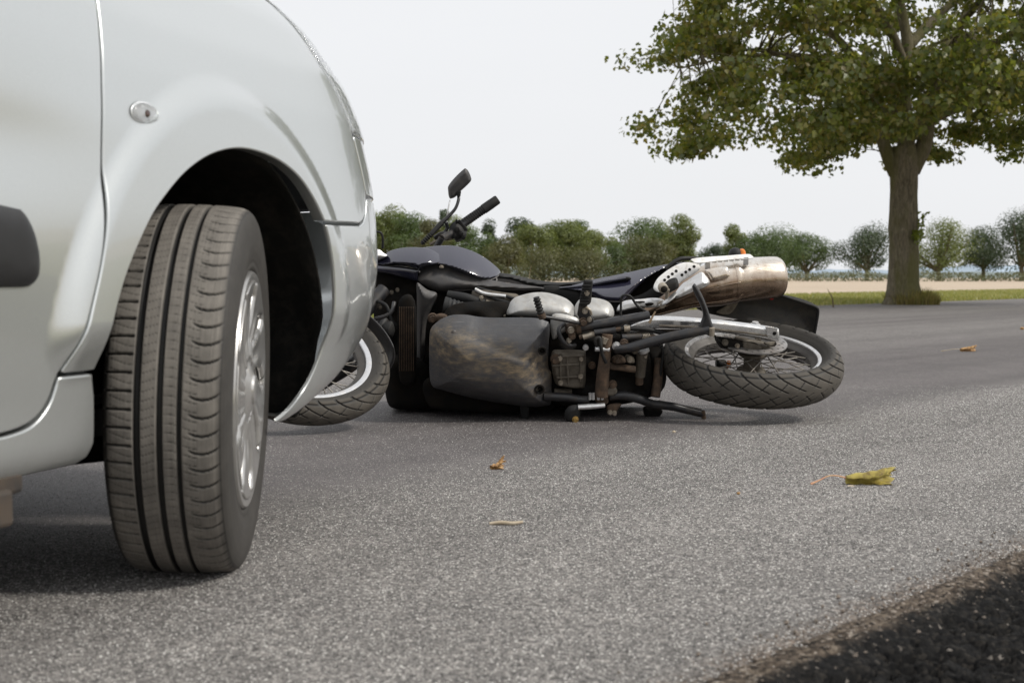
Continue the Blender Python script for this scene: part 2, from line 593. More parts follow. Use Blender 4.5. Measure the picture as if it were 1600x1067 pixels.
M_ASPH = asphalt_mat(); M_FIELD = field_mat(); M_VSOIL = grass_base_mat()
BIG = 2500
quad('ground', [(-BIG, -BIG, -0.07), (BIG, -BIG, -0.07), (BIG, BIG, -0.07), (-BIG, BIG, -0.07)], M_FIELD)
S0, S1 = -60, 260
quad('verge', [road_xy(S0, FAR_Q + .05) + Vector((0, 0, -.008)), road_xy(S1, FAR_Q + .05) + Vector((0, 0, -.008)),
               road_xy(S1, FAR_Q - 7.0) + Vector((0, 0, -.008)), road_xy(S0, FAR_Q - 7.0) + Vector((0, 0, -.008))], M_VSOIL)
quad('near_verge', [road_xy(S0, 4) + Vector((0, 0, -.055)), road_xy(S1, 4) + Vector((0, 0, -.055)),
               road_xy(S1, NEAR_Q + .1) + Vector((0, 0, -.055)), road_xy(S0, NEAR_Q + .1) + Vector((0, 0, -.055))], M_VSOIL)
quad('road', [road_xy(S0, NEAR_Q - .02), road_xy(S1, NEAR_Q - .02), road_xy(S1, FAR_Q), road_xy(S0, FAR_Q)], M_ASPH)

# ---- broken black edge of the older surface in the near corner: real relief
def edge_mat():
    m, nt, b = new_mat('black_edge')
    co, rc = road_coords(nt)
    sep = N(nt, 'ShaderNodeSeparateXYZ'); nt.links.new(rc, sep.inputs[0])
    v = N(nt, 'ShaderNodeTexVoronoi'); v.inputs['Scale'].default_value = 150; nt.links.new(co, v.inputs['Vector'])
    sp = N(nt, 'ShaderNodeSeparateColor'); nt.links.new(v.outputs['Color'], sp.inputs[0])
    brown = ramp(nt, sp.outputs[0], [(0, (.020, .017, .014)), (.5, (.080, .062, .048)), (.9, (.16, .13, .10)), (1, (.32, .28, .24))]).outputs[0]
    tar = ramp(nt, sp.outputs[1], [(0, (.004, .004, .0045)), (.7, (.011, .0105, .010)), (.985, (.028, .025, .022)), (1, (.20, .18, .16))]).outputs[0]
    wob = math_n(nt, 'ADD', sep.outputs['Y'], math_n(nt, 'MULTIPLY', math_n(nt, 'SUBTRACT', tex_noise(nt, co, 14, 7, .65).outputs[0], .5), .10))
    mr = N(nt, 'ShaderNodeMapRange'); mr.inputs[1].default_value = -0.892; mr.inputs[2].default_value = -0.862; mr.interpolation_type = 'SMOOTHSTEP'
    nt.links.new(wob, mr.inputs[0])
    c = mix(nt, mr.outputs[0], brown, tar)
    dn = tex_noise(nt, co, 9, 6, .7)
    c = mix(nt, ramp(nt, dn.outputs[0], [(.58, 0), (.85, .2)]).outputs[0], c, (.06, .047, .036))
    nt.links.new(c, b.inputs['Base Color']); b.inputs['Roughness'].default_value = 0.9; b.inputs['Specular IOR Level'].default_value = .15
    bn = bump(nt, b, v.outputs['Distance'], 0.6, 0.004); bn.invert = True
    return m
def build_edge():
    s = np.arange(0.2, 7.0, 0.010); q = np.concatenate([np.arange(NEAR_Q - .040, NEAR_Q + .55, 0.008), np.arange(NEAR_Q + .56, NEAR_Q + 1.4, .02)])
    V = []
    for a in s:
        w = (noise.fractal(Vector((a * 3, 3.3, 0)), 1, 2, 4)) * 0.03
        for b_ in q:
            p = road_xy(a, b_)
            d = b_ - NEAR_Q + w
            fr = noise.fractal(Vector((p.x * 16, p.y * 16, 0)), 0.8, 2, 5)
            fr2 = noise.fractal(Vector((p.x * 55, p.y * 55, 4)), 0.8, 2, 3)
            t = min(1, max(0, (d - .02) / 0.10)); t = t * t * (3 - 2 * t)
            r2 = min(1, max(0, (d + .03) / 0.06))
            rg_ = abs(noise.fractal(Vector((p.x * 9 + 3, p.y * 22, 8)), 0.9, 2, 3))
            h = -0.002 - 0.024 * t + fr * (0.003 + 0.012 * t) + fr2 * (0.0026 + 0.005 * r2) - max(0, .16 - rg_) * .16 * t
            t0 = min(1, max(0, (b_ - (NEAR_Q - .040)) / .03))
            h = h * t0 + (-0.004) * (1 - t0) + 0.005 * t0
            V.append((p.x, p.y, h))
    n = len(q); F = []
    for i in range(len(s) - 1):
        for j in range(n - 1):
            F.append((i * n + j, (i + 1) * n + j, (i + 1) * n + j + 1, i * n + j + 1))
    o = mesh('road_edge', V, F, edge_mat())
    tag(o, kind='structure')
build_edge()

# loose crumbs along the break
def build_crumbs():
    V, F = [], []
    for i in range(1500):
        s = rng.uniform(0.9, 5.5); q = NEAR_Q + rng.normal(-0.01, 0.05)
        p = road_xy(s, q); r = abs(rng.normal(0, .0018)) + 0.0013
        b = len(V)
        ico = [(0, 0, 1), (.9, 0, .2), (.2, .9, -.1), (-.8, .5, .1), (-.6, -.7, 0), (.5, -.8, .1), (0, 0, -1)]
        for q_ in ico:
            V.append((p.x + q_[0] * r * rng.uniform(.7, 1.2), p.y + q_[1] * r * rng.uniform(.7, 1.2), 0.003 + q_[2] * r * .8))
        for k in range(5):
            F.append((b, b + 1 + k, b + 1 + (k + 1) % 5)); F.append((b + 6, b + 1 + (k + 1) % 5, b + 1 + k))
    tag(mesh('gravel', V, F, std_mat('crumb', (.17, .14, .115), .9, var=.6, nscale=90), smooth=False), 'loose brown grit scattered along the broken road edge', 'grit', kind='stuff')
build_crumbs()

# ---- grass on the far verge (blades), as stuff
def blade_mat(name, cols, trans=0.3, scale=1.5, rw=.62):
    m, nt, b = new_mat(name)
    nt.nodes.remove(b)
    out = nt.nodes['Material Output']
    geo = N(nt, 'ShaderNodeNewGeometry')
    at_ = N(nt, 'ShaderNodeAttribute'); at_.attribute_name = 'rnd'
    co = obj_co(nt)
    n = tex_noise(nt, co, scale, 3)
    f = math_n(nt, 'ADD', math_n(nt, 'MULTIPLY', at_.outputs['Fac'], rw), math_n(nt, 'MULTIPLY', n.outputs[0], 1.04 - rw))
    stops = [(i / (len(cols) - 1), c) for i, c in enumerate(cols)]
    c = ramp(nt, f, stops).outputs[0]
    d = N(nt, 'ShaderNodeBsdfDiffuse'); t = N(nt, 'ShaderNodeBsdfTranslucent'); g = N(nt, 'ShaderNodeBsdfGlossy')
    g.inputs['Roughness'].default_value = 0.42
    nt.links.new(c, d.inputs[0]); nt.links.new(mix(nt, 1, c, (1.5, 1.5, .9), 'MULTIPLY'), t.inputs[0])
    ms = N(nt, 'ShaderNodeMixShader'); ms.inputs[0].default_value = trans
    nt.links.new(d.outputs[0], ms.inputs[1]); nt.links.new(t.outputs[0], ms.inputs[2])
    ms2 = N(nt, 'ShaderNodeMixShader'); ms2.inputs[0].default_value = 0.05
    nt.links.new(ms.outputs[0], ms2.inputs[1]); nt.links.new(g.outputs[0], ms2.inputs[2])
    nt.links.new(ms2.outputs[0], out.inputs[0])
    return m

def leaf_cloud(name, P, D, size, shape, mat_, parent=None, rnd=None, tilt=0.6, droop=0.0, loc=(0, 0, 0)):
    """many small folded leaves: P centres (n,3), D outward directions, shape: list of (x,y,z) with faces fan"""
    n = len(P)
    sh = np.array(shape[0]); faces = shape[1]
    nrm = D + rng.normal(0, tilt, (n, 3)); nrm[:, 2] += 0.5; nrm /= np.linalg.norm(nrm, axis=1)[:, None]
    t = rng.normal(0, 1, (n, 3)); t[:, 2] -= droop
    t -= nrm * np.sum(t * nrm, 1)[:, None]; t /= np.linalg.norm(t, axis=1)[:, None]
    s = np.cross(nrm, t)
    sz = size * rng.uniform(0.65, 1.25, n)
    V = (P[:, None, :] + sz[:, None, None] * (sh[None, :, 0, None] * s[:, None, :] + sh[None, :, 1, None] * t[:, None, :] + sh[None, :, 2, None] * nrm[:, None, :]))
    k = len(sh)
    V = V.reshape(-1, 3)
    F = np.array(faces); nf = len(F); fl = F.shape[1]
    FF = (F[None] + (np.arange(n) * k)[:, None, None]).reshape(-1)
    me = bpy.data.meshes.new(name)
    me.vertices.add(len(V)); me.vertices.foreach_set('co', V.astype(np.float32).ravel())
    me.loops.add(len(FF)); me.loops.foreach_set('vertex_index', FF.astype(np.int32))
    me.polygons.add(n * nf)
    me.polygons.foreach_set('loop_start', np.arange(0, n * nf * fl, fl, dtype=np.int32))
    me.polygons.foreach_set('loop_total', np.full(n * nf, fl, dtype=np.int32))
    me.update(calc_edges=True); me.validate()
    a = me.attributes.new('rnd', 'FLOAT', 'POINT')
    r = rng.uniform(0, 1, n) if rnd is None else rnd
    a.data.foreach_set('value', np.repeat(r, k).astype(np.float32))
    return link_mesh(name, me, mat_, parent, loc)

LEAF_SIMPLE = ([(0, -.5, 0), (.32, -.05, .10), (0, .5, -.05), (-.32, -.05, .10)], [(0, 1, 2), (0, 2, 3)])
LEAF_MAPLE = ([(0, -.5, 0), (.30, -.36, .05), (.52, -.02, .08), (.27, .06, .02), (.24, .34, .03), (0, .55, -.08), (-.24, .34, .03), (-.27, .06, .02), (-.52, -.02, .08), (-.30, -.36, .05), (0, 0, -.03)],
              [(10, 0, 1), (10, 1, 2), (10, 2, 3), (10, 3, 4), (10, 4, 5), (10, 5, 6), (10, 6, 7), (10, 7, 8), (10, 8, 9), (10, 9, 0)])

def grass_patch(name, n, s_rng, q_rng, h, cols, label, dens=None):
    s = rng.uniform(*s_rng, n); q = rng.uniform(*q_rng, n)
    px = RD.x * s + RN.x * q; py = RD.y * s + RN.y * q
    hh = h * rng.uniform(0.35, 1.3, n)
    a = rng.uniform(0, 2 * PI, n); w = rng.uniform(.004, .009, n) * 2.0
    lx, ly = rng.normal(0, .35, n) * hh, rng.normal(0, .35, n) * hh
    base = np.stack([px, py, np.full(n, -0.01)], 1)
    sx = np.stack([np.cos(a) * w, np.sin(a) * w, 0 * a], 1)
    mid = base + np.stack([lx * .4, ly * .4, hh * .6], 1)
    tip = base + np.stack([lx, ly, hh], 1)
    V = np.stack([base - sx, base + sx, mid + sx * .6, mid - sx * .6, tip], 1).reshape(-1, 3)
    i = np.arange(n) * 5
    F = [(k, k + 1, k + 2, k + 3) for k in i] + [(k + 3, k + 2, k + 4) for k in i]
    me = bpy.data.meshes.new(name); me.from_pydata(V.tolist(), [], F); me.update()
    at_ = me.attributes.new('rnd', 'FLOAT', 'POINT'); at_.data.foreach_set('value', np.repeat(rng.uniform(0, 1, n), 5).astype(np.float32))
    o = link_mesh(name, me, blade_mat(name + '_mat', cols, .35, .8))
    return tag(o, label, 'grass', kind='stuff')
GR_COLS = [(.12, .15, .035), (.19, .215, .055), (.27, .275, .085), (.35, .32, .13), (.43, .37, .21)]
grass_patch('grass', 80000, (6, 62), (FAR_Q - 6.8, FAR_Q - .02), 0.085, GR_COLS, 'short yellow-green grass strip between far road edge and stubble field')

# ---- foreground maple beyond the road
TREE = at(1412, 473, 25.6); TREE.z = -0.01
def bark_mat():
    m, nt, b = new_mat('bark')
    co = obj_co(nt)
    mp = nt.nodes.new('ShaderNodeMapping'); mp.inputs['Scale'].default_value = (1, 1, .28)
    nt.links.new(co, mp.inputs[0])
    n1 = tex_noise(nt, mp.outputs[0], 26, 8, .7, .3)
    n2 = tex_noise(nt, mp.outputs[0], 2.2, 5, .6)
    c = ramp(nt, n1.outputs[0], [(.3, (.060, .050, .032)), (.55, (.16, .135, .090)), (.75, (.27, .235, .165))]).outputs[0]
    c = mix(nt, ramp(nt, n2.outputs[0], [(.42, 0), (.58, .8)]).outputs[0], c, (.10, .095, .028))
    nt.links.new(c, b.inputs['Base Color']); b.inputs['Roughness'].default_value = .95
    bump(nt, b, n1.outputs[0], .9, .03)
    return m
M_BARK = bark_mat()

def limb_geo(pts, rad, seg=10, lump=0.0, n=7):
    V, F = tube_geo(pts, rad, seg, n)
    if lump:
        V = [v + Vector((noise.noise(v * 1.7), noise.noise(v * 1.7 + Vector((9, 0, 0))), 0)) * lump * (1 + 0 * v.z) for v in V]
    return V, F

def build_maple():
    root = empty('maple_tree', TREE)
    tag(root, 'large broad maple with mossy bark on the grass verge across the road', 'tree')
    G = []
    # trunk with root flare and burls
    prof = [(0, .40), (.12, .335), (.4, .285), (.9, .262), (1.4, .265), (1.75, .250), (2.05, .245), (2.35, .25), (2.6, .24), (2.85, .20)]
    V, F = [], []; seg = 28
    zs = np.arange(-.06, 2.86, .05)
    for z in zs:
        r0 = np.interp(z, [p[0] for p in prof], [p[1] for p in prof])
        for j in range(seg):
            a = 2 * PI * j / seg
            r = r0 * (1 + .06 * noise.noise(Vector((math.cos(a) * 1.3, math.sin(a) * 1.3, z * 1.6))) + .035 * noise.noise(Vector((math.cos(a) * 4, math.sin(a) * 4, z * 4))))
            if z < .4: r *= 1 + .12 * (1 - z / .4) * math.cos(a * 5 + 1)
            V.append(Vector((r * math.cos(a) - .035 * (z / 2.8) + .0, r * math.sin(a), z)))
    for i in range(len(zs) - 1):
        for j in range(seg):
            j2 = (j + 1) % seg
            F.append((i * seg + j, i * seg + j2, (i + 1) * seg + j2, (i + 1) * seg + j))
    G.append((V, F))
    limbs = [  # main limbs from the fork (x right, y away, z up) relative to the tree foot
        [(-.17, 0, 2.35), (-.36, -.05, 2.75), (-.55, -.1, 3.25), (-.72, -.2, 3.9), (-1.2, -.3, 4.6), (-2.0, -.4, 5.3)],
        [(-.03, 0, 2.5), (.02, .05, 3.1), (-.05, .0, 3.8), (.05, .1, 4.6), (-.1, .3, 5.8), (0, .3, 7.2), (.1, .1, 8.5)],
        [(.12, 0, 2.4), (.34, .05, 2.9), (.45, .1, 3.4), (.60, .1, 4.0), (.95, .2, 4.9), (1.5, .5, 6.0), (2.0, .6, 7.2)],
        [(.02, .1, 3.0), (-.2, .4, 3.8), (-.6, 1.2, 4.6), (-1.2, 2.2, 5.4)],
        [(.1, -.1, 3.0), (.3, -.5, 3.8), (.5, -1.4, 4.7), (.9, -2.3, 5.4)],
        [(.45, .05, 3.3), (1.1, 0, 3.55), (1.9, -.1, 3.6), (2.9, -.1, 3.75), (3.8, 0, 3.9)],
        [(-.6, -.1, 3.4), (-1.1, -.4, 3.9), (-1.9, -.8, 4.15), (-2.8, -.9, 4.4), (-3.8, -1.0, 4.3)],
        [(-.72, -.2, 3.9), (-.9, .3, 4.3), (-1.8, .9, 4.6), (-2.9, 1.2, 4.6), (-3.9, 1.2, 4.4)],
        [(.0, 0, 4.2), (-.7, -.6, 5.2), (-1.7, -1.0, 6.0), (-2.8, -1.1, 6.4)],
        [(.05, .1, 4.6), (.9, .9, 5.4), (1.9, 1.5, 6.0), (3.0, 1.7, 6.2)],
        [(.6, .1, 4.0), (1.4, -.7, 4.6), (2.4, -1.2, 5.1), (3.4, -1.4, 5.3)],
        [(-.05, 0, 3.9), (-.3, .9, 4.2), (.3, 2.0, 4.4), (.6, 3.2, 4.6)],
    ]
    rads = [[.13, .115, .10, .09, .06, .03], [.18, .15, .13, .11, .08, .05, .02], [.16, .145, .13, .11, .08, .05, .03], [.10, .08, .06, .03], [.10, .08, .06, .03],
            [.09, .06, .045, .03, .015], [.09, .07, .05, .035, .015], [.08, .06, .045, .03, .015], [.10, .07, .05, .02], [.10, .07, .05, .02], [.09, .07, .05, .02], [.08, .06, .04, .015]]
    nodes_ = []
    for L, r in zip(limbs, rads):
        G.append(limb_geo(L, r, 10, .03))
        for p in catmull(L, 6)[4:]: nodes_.append(p)
    NP_ = np.array([tuple(p) for p in nodes_])
    # clump centres fill a broad dome
    clumps = []
    tries = 0
    while len(clumps) < 720 and tries < 40000:
        tries += 1
        x, y = rng.uniform(-5.1, 5.1), rng.uniform(-4.9, 4.9)
        z = rng.uniform(2.6, 9.6)
        rr = math.hypot((x - .05) / 4.95, y / 4.8)
        top = 9.6 - 4.4 * rr ** 2.2
        low = 2.85 + .75 * noise.noise(Vector((x * .62, y * .62, 1.3))) + (1.0 * max(0, 1 - rr * 2.6))
        if rr > 1 or z > top or z < low: continue
        if x < -4.0 and z < 3.4 - (x + 4.0) * -.3: continue
        dens = .25 + 1.0 * max(0, (z - low < 1.2)) + .8 * (rr > .72) + .7 * (z > top - 1.2)
        if noise.noise(Vector((x * .75 + 5, y * .75, z * 1.1))) < (-.08 if z < 4.0 else -.17): continue
        if rng.uniform() > dens: continue
        clumps.append((x, y, z))
    C_ = np.array(clumps)
    P, D = [], []
    for c in C_:
        d = np.linalg.norm(NP_ - c + np.array([0, 0, .25]), axis=1); k = int(np.argmin(d))
        a = Vector(NP_[k]); b_ = Vector(c)
        mid = a.lerp(b_, .5) + Vector((rng.normal(0, .08), rng.normal(0, .08), .10))
        L = (b_ - a).length
        G.append(tube_geo([a, mid, b_], [max(.007, .008 * L), .006, .003], 5, 3))
        # side twigs
        for t in range(4):
            tip = b_ + Vector((rng.uniform(-.25, .25), rng.uniform(-.25, .25), rng.uniform(-.15, .12)))
            G.append(tube_geo([mid.lerp(b_, .6), tip], [.005, .002], 4, 1))
        n = rng.integers(70, 140)
        sp = rng.uniform(.26, .52)
        v = rng.normal(0, 1, (n, 3)); v /= np.linalg.norm(v, axis=1)[:, None]
        rad = rng.uniform(0, 1, n)[:, None] ** .5
        q = v * rad * np.array([sp * 1.25, sp * 1.25, sp * .62])
        P.append(c + q); D.append(v)
    tr = mesh('trunk', *join_geo(G), M_BARK, root)
    P = np.concatenate(P); D = np.concatenate(D)
    M = blade_mat('maple_leaf', [(.040, .060, .010), (.078, .106, .016), (.135, .160, .028), (.205, .195, .046), (.22, .14, .055)], .48, .55)
    cr = leaf_cloud('crown', P, D, 0.097, LEAF_MAPLE, M, root, tilt=.75, droop=.8)
    cr['kind'] = 'stuff'
    # shoots on the trunk and the grass tuft at its foot
    P2 = []
    for (x, y, z, n, s) in [(.30, -.1, 1.60, 14, .04), (.27, -.1, 1.48, 14, .05), (.20, -.22, 1.28, 45, .07), (.14, -.25, 1.22, 35, .06)]:
        P2.append(np.array([x, y, z]) + rng.normal(0, s, (n, 3)))
    P2 = np.concatenate(P2)
    sh = leaf_cloud('shoot', P2, rng.normal(0, 1, P2.shape), .075, LEAF_MAPLE, blade_mat('shoot_leaf', [(.13, .17, .02), (.22, .25, .03)], .4), root)
    sh['kind'] = 'stuff'
build_maple()
def tuft(cx, cy, r, n, h, cols, label):
    a = rng.uniform(0, 2 * PI, n); rr = r * np.sqrt(rng.uniform(.1, 1, n))
    bx, by = cx + rr * np.cos(a), cy + rr * np.sin(a)
    hh = h * rng.uniform(.4, 1.2, n) * (1.15 - rr / r * .6)
    lx, ly = np.cos(a) * hh * rng.uniform(0, .6, n), np.sin(a) * hh * rng.uniform(0, .6, n)
    aa = rng.uniform(0, PI, n); w = .009
    base = np.stack([bx, by, np.full(n, -.01)], 1); sx = np.stack([np.cos(aa) * w, np.sin(aa) * w, 0 * aa], 1)
    mid = base + np.stack([lx * .35, ly * .35, hh * .6], 1); tip = base + np.stack([lx, ly, hh], 1)
    V = np.stack([base - sx, base + sx, mid + sx * .6, mid - sx * .6, tip], 1).reshape(-1, 3)
    i = np.arange(n) * 5
    F = [(k, k + 1, k + 2, k + 3) for k in i] + [(k + 3, k + 2, k + 4) for k in i]
    me = bpy.data.meshes.new('grass_tuft'); me.from_pydata(V.tolist(), [], F); me.update()
    at_ = me.attributes.new('rnd', 'FLOAT', 'POINT'); at_.data.foreach_set('value', np.repeat(rng.uniform(0, 1, n), 5).astype(np.float32))
    return tag(link_mesh('grass_tuft', me, blade_mat('tuft_mat', cols, .35, .8)), label, 'grass tuft', kind='stuff')
tuft(TREE.x + .16, TREE.y - .02, .46, 2200, .34, [(.11, .12, .03), (.20, .19, .055), (.28, .24, .09), (.30, .22, .11)], 'tall dry olive grass tuft round the foot of the maple')
# single dry stalks on the verge
for (px, py, h, lean, lab) in [(1302, 480, .30, -.10, 'thin dark dry stalk leaning left on the verge'), (826, 452, .95, .10, 'tall pale dry stalk in front of the wood, above the seat of the motorcycle')]:
    p = on_ground(px, py)
    o = tube('dry_stalk', [(0, 0, 0), (lean * .2, 0, h * .5), (lean, 0, h)], [.014, .010, .004], std_mat('stalk', (.10, .075, .04) if h < .5 else (.36, .30, .19), .9), None, 6)
    o.location = p
    tag(o, lab, 'stalk')

# ---- trees beyond the field, each one a thing
M_FAR = [blade_mat('far_leaf_a', [(.050, .082, .022), (.085, .128, .036), (.12, .165, .048)], .3, .35, .28),
         blade_mat('far_leaf_b', [(.085, .115, .026), (.135, .165, .040), (.19, .205, .058)], .3, .35, .28),
         blade_mat('far_leaf_c', [(.068, .076, .026), (.105, .108, .038), (.145, .138, .054)], .3, .35, .28),
         blade_mat('far_leaf_d', [(.030, .050, .022), (.048, .074, .030), (.068, .098, .040)], .25, .35, .28)]
def far_tree_parts(seed, h, w, low, pointy=0.0, nl=2600, leaf=.42):
    r_ = np.random.default_rng(seed)
    lobes = []
    k = 30
    for i in range(k):
        a = r_.uniform(0, 2 * PI); t = r_.uniform(0, 1)
        zc = low + (h - low) * (0.15 + .72 * t)
        env = math.sin(PI * min(.97, .2 + .72 * t)) ** .6 * (1 - pointy * t)
        rr = w / 2 * env * r_.uniform(.15, .86)
        lobes.append((rr * math.cos(a), rr * math.sin(a), zc, w * r_.uniform(.11, .21) * (1 - .4 * pointy * t)))
    lobes.append((0, 0, h - w * .16, w * .18)); lobes.append((0, 0, (h + low) / 2, w * .30))
    P, D = [], []
    for (x, y, z, r) in lobes:
        n = int(nl / len(lobes) * (r / (w * .16)) ** 1.5)
        v = r_.normal(0, 1, (n, 3)); v /= np.linalg.norm(v, axis=1)[:, None]
        q = v * (r * r_.uniform(.62, 1.04, n)[:, None]) * np.array([1, 1, .85])
        P.append(np.array([x, y, z]) + q); D.append(v)
    P = np.concatenate(P); D = np.concatenate(D)
    G = [tube_geo([(0, 0, -.3), (.05, 0, low * .6), (0, .05, low * 1.15), (.1, 0, (h + low) * .5)], [w * .035, w * .028, w * .024, w * .01], 8, 4)]
    for (x, y, z, r) in lobes[:12]:
        G.append(tube_geo([(0, 0, low * r_.uniform(.8, 1.2)), (x * .5, y * .5, low + (z - low) * .45), (x, y, z)], [w * .018, w * .012, w * .005], 5, 3))
    return P, D, G
FAR_LABELS = {}
def far_tree(px, ytop, wpx, Y, kind, label, seed, low=.28, pointy=0., nl=2600, ybase=None, group=None):
    foot = at(px, 432, Y); foot.z = -0.02
    ppm = FPX / Y
    if low < .15: ytop -= 5
    h = CAM_H + (432 - ytop) / ppm
    w = wpx / ppm * (1.26 if low < .2 else 1.30)
    root = empty('broadleaf_tree' if not pointy else 'spruce_tree', foot)
    tag(root, label, 'tree', group)
    P, D, G = far_tree_parts(seed, h, w, h * (low if low < .2 else low * .66), pointy, nl)
    mesh('trunk', *join_geo(G), M_BARK, root)
    c = leaf_cloud('crown', P, D, .24 * (h / 8) ** .5 * Y / 170, LEAF_SIMPLE, M_FAR[kind], root, tilt=.22)
    c['kind'] = 'stuff'
FT = [
 # px, ytop, width, Y, kind, low, pointy, label
 (588, 338, 80, 205, 0, .1, 0, 'dark rounded tree just right of the car bumper'),
 (612, 326, 84, 200, 1, .1, 0, 'mid green tree with domed crown right of the car'),
 (646, 334, 80, 196, 0, .1, 0, 'green tree behind the motorcycle mirror stem'),
 (672, 346, 66, 188, 2, .1, 0, 'brownish green tree low behind the handlebar'),
 (694, 331, 40, 215, 3, .1, .5, 'dark pointed treetop left of the handlebar grip'),
 (712, 340, 72, 198, 1, .1, 0, 'light green tree behind the switch cluster of the handlebar'),
 (738, 356, 60, 190, 0, .1, 0, 'green tree under the handlebar grip'),
 (765, 345, 52, 205, 3, .1, .6, 'dark spruce-like tree right of the handlebar grip'),
 (792, 370, 62, 186, 2, .1, 0, 'dull brown-green tree behind the end of the tank'),
 (814, 342, 56, 212, 3, .1, 0, 'small dark crown topping the wood, left of the bright green trees'),
 (832, 354, 72, 196, 1, .1, 0, 'bright green tree left of the wood centre'),
 (858, 352, 66, 200, 0, .1, 0, 'green tree directly above the footpeg'),
 (884, 347, 74, 198, 1, .1, 0, 'yellow-green tree with uneven top above the seat'),
 (906, 346, 54, 206, 0, .1, 0, 'taller green tree right of the yellow-green one'),
 (930, 362, 64, 194, 1, .1, 0, 'light green tree left of the gap in the wood'),
 (848, 392, 84, 158, 2, .05, 0, 'low olive brown bush tree in front of the wood, left'),
 (910, 394, 84, 158, 2, .05, 0, 'low olive bush tree in front of the wood, above the side panel'),
 (958, 384, 60, 160, 0, .05, 0, 'green bush tree in front of the gap in the wood'),
 (1003, 342, 92, 204, 0, .12, 0, 'broad green tree right of the gap in the wood'),
 (1036, 352, 70, 208, 1, .12, 0, 'green tree between two broader ones above the exhaust shield'),
 (1064, 338, 66, 200, 1, .12, 0, 'tall light green tree at the right end of the wood'),
 (990, 372, 76, 162, 2, .08, 0, 'russet brown tree low in front of the wood end'),
 (1026, 378, 64, 160, 2, .08, 0, 'small brown-green tree beside the russet one'),
 (1116, 382, 52, 190, 3, .1, 0, 'low dark tree behind the exhaust shield'),
 (1146, 349, 48, 196, 1, .2, 0, 'narrow upright light green tree above the exhaust'),
 (1180, 362, 82, 192, 0, .3, 0, 'green tree above the muffler end'),
 (1216, 356, 92, 188, 0, .3, 0, 'domed green tree right of the muffler'),
 (1260, 362, 74, 180, 0, .22, 0, 'green tree with hanging right side left of the open gap'),
 (1354, 352, 88, 176, 3, .30, 0, 'dark round tree standing alone left of the maple trunk'),
 (1466, 344, 112, 172, 1, .26, 0, 'pale olive round tree right of the maple trunk'),
 (1536, 351, 84, 178, 3, .34, 0, 'small dark tree between the olive tree and the frame edge'),
 (1596, 333, 116, 170, 3, .30, 0, 'tall dark tree at the right edge of the picture'),
 (1680, 340, 100, 172, 0, .30, 0, 'green tree just beyond the right edge of the picture'),
]
for i, (px, yt, w_, Y, k, low, pt, lab) in enumerate(FT):
    far_tree(px, yt, w_, Y, k, lab, 100 + i, low, pt, nl=8000 if w_ > 60 else 5500, group='trees beyond the stubble field')
# hedge line and far hills
def hedge(name, t0, t1, n, base, amp, cols, label):
    x0 = at(560, 432, 152); x1 = at(1800, 432, 168)
    t = rng.uniform(t0, t1, n)
    hgt = np.array([base + amp * noise.noise(Vector((a * 24, 0, 0))) + amp * .6 * noise.noise(Vector((a * 90, 0, 0))) for a in t])
    P = np.stack([x0.x + (x1.x - x0.x) * t + rng.normal(0, .6, n), x0.y + (x1.y - x0.y) * t + rng.normal(0, 1.0, n), rng.uniform(0, 1, n) * np.clip(hgt, .3, 4)], 1)
    o = leaf_cloud(name, P, rng.normal(0, 1, P.shape), .30, LEAF_SIMPLE, blade_mat(name + '_leaf', cols, .2, .12, .3))
    tag(o, label, name, kind='stuff')
hedge('undergrowth', -.02, .43, 6000, 1.7, .9, [(.040, .052, .020), (.070, .080, .030), (.115, .105, .048)], 'dark scrub along the foot of the wood beyond the stubble field')
hedge('hedge', .43, 1.0, 4500, .95, .7, [(.085, .10, .050), (.13, .14, .072), (.21, .18, .115)], 'low pale scrubby hedge along the far side of the stubble field')  # leaf colours paled to stand for distance haze
def hills():
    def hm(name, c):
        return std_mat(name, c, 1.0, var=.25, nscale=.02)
    for nm, Y, h0, c in (('woodland', 520, 3.4, (.17, .20, .19)), ('hills', 1500, 17.0, (.32, .39, .46))):  # blue-grey of the far haze is put into these colours
        V, F = [], []
        xs = np.linspace(-Y * .55, Y * .85, 260)
        for x in xs:
            h = h0 * (.55 + .5 * noise.fractal(Vector((x / Y * 7, Y, 0)), 1, 2, 4) + .12 * noise.noise(Vector((x / Y * 90, 1, 0))))
            h = max(.5, h)
            for (dy, hh) in ((0, -1), (Y * .01, h * .8), (Y * .025, h), (Y * .07, -1)):
                V.append((x, Y + dy, hh))
        for i in range(len(xs) - 1):
            for j in range(3): F.append((i * 4 + j, (i + 1) * 4 + j, (i + 1) * 4 + j + 1, i * 4 + j + 1))
        tag(mesh(nm, V, F, hm(nm + '_mat', c)), kind='structure')
hills()

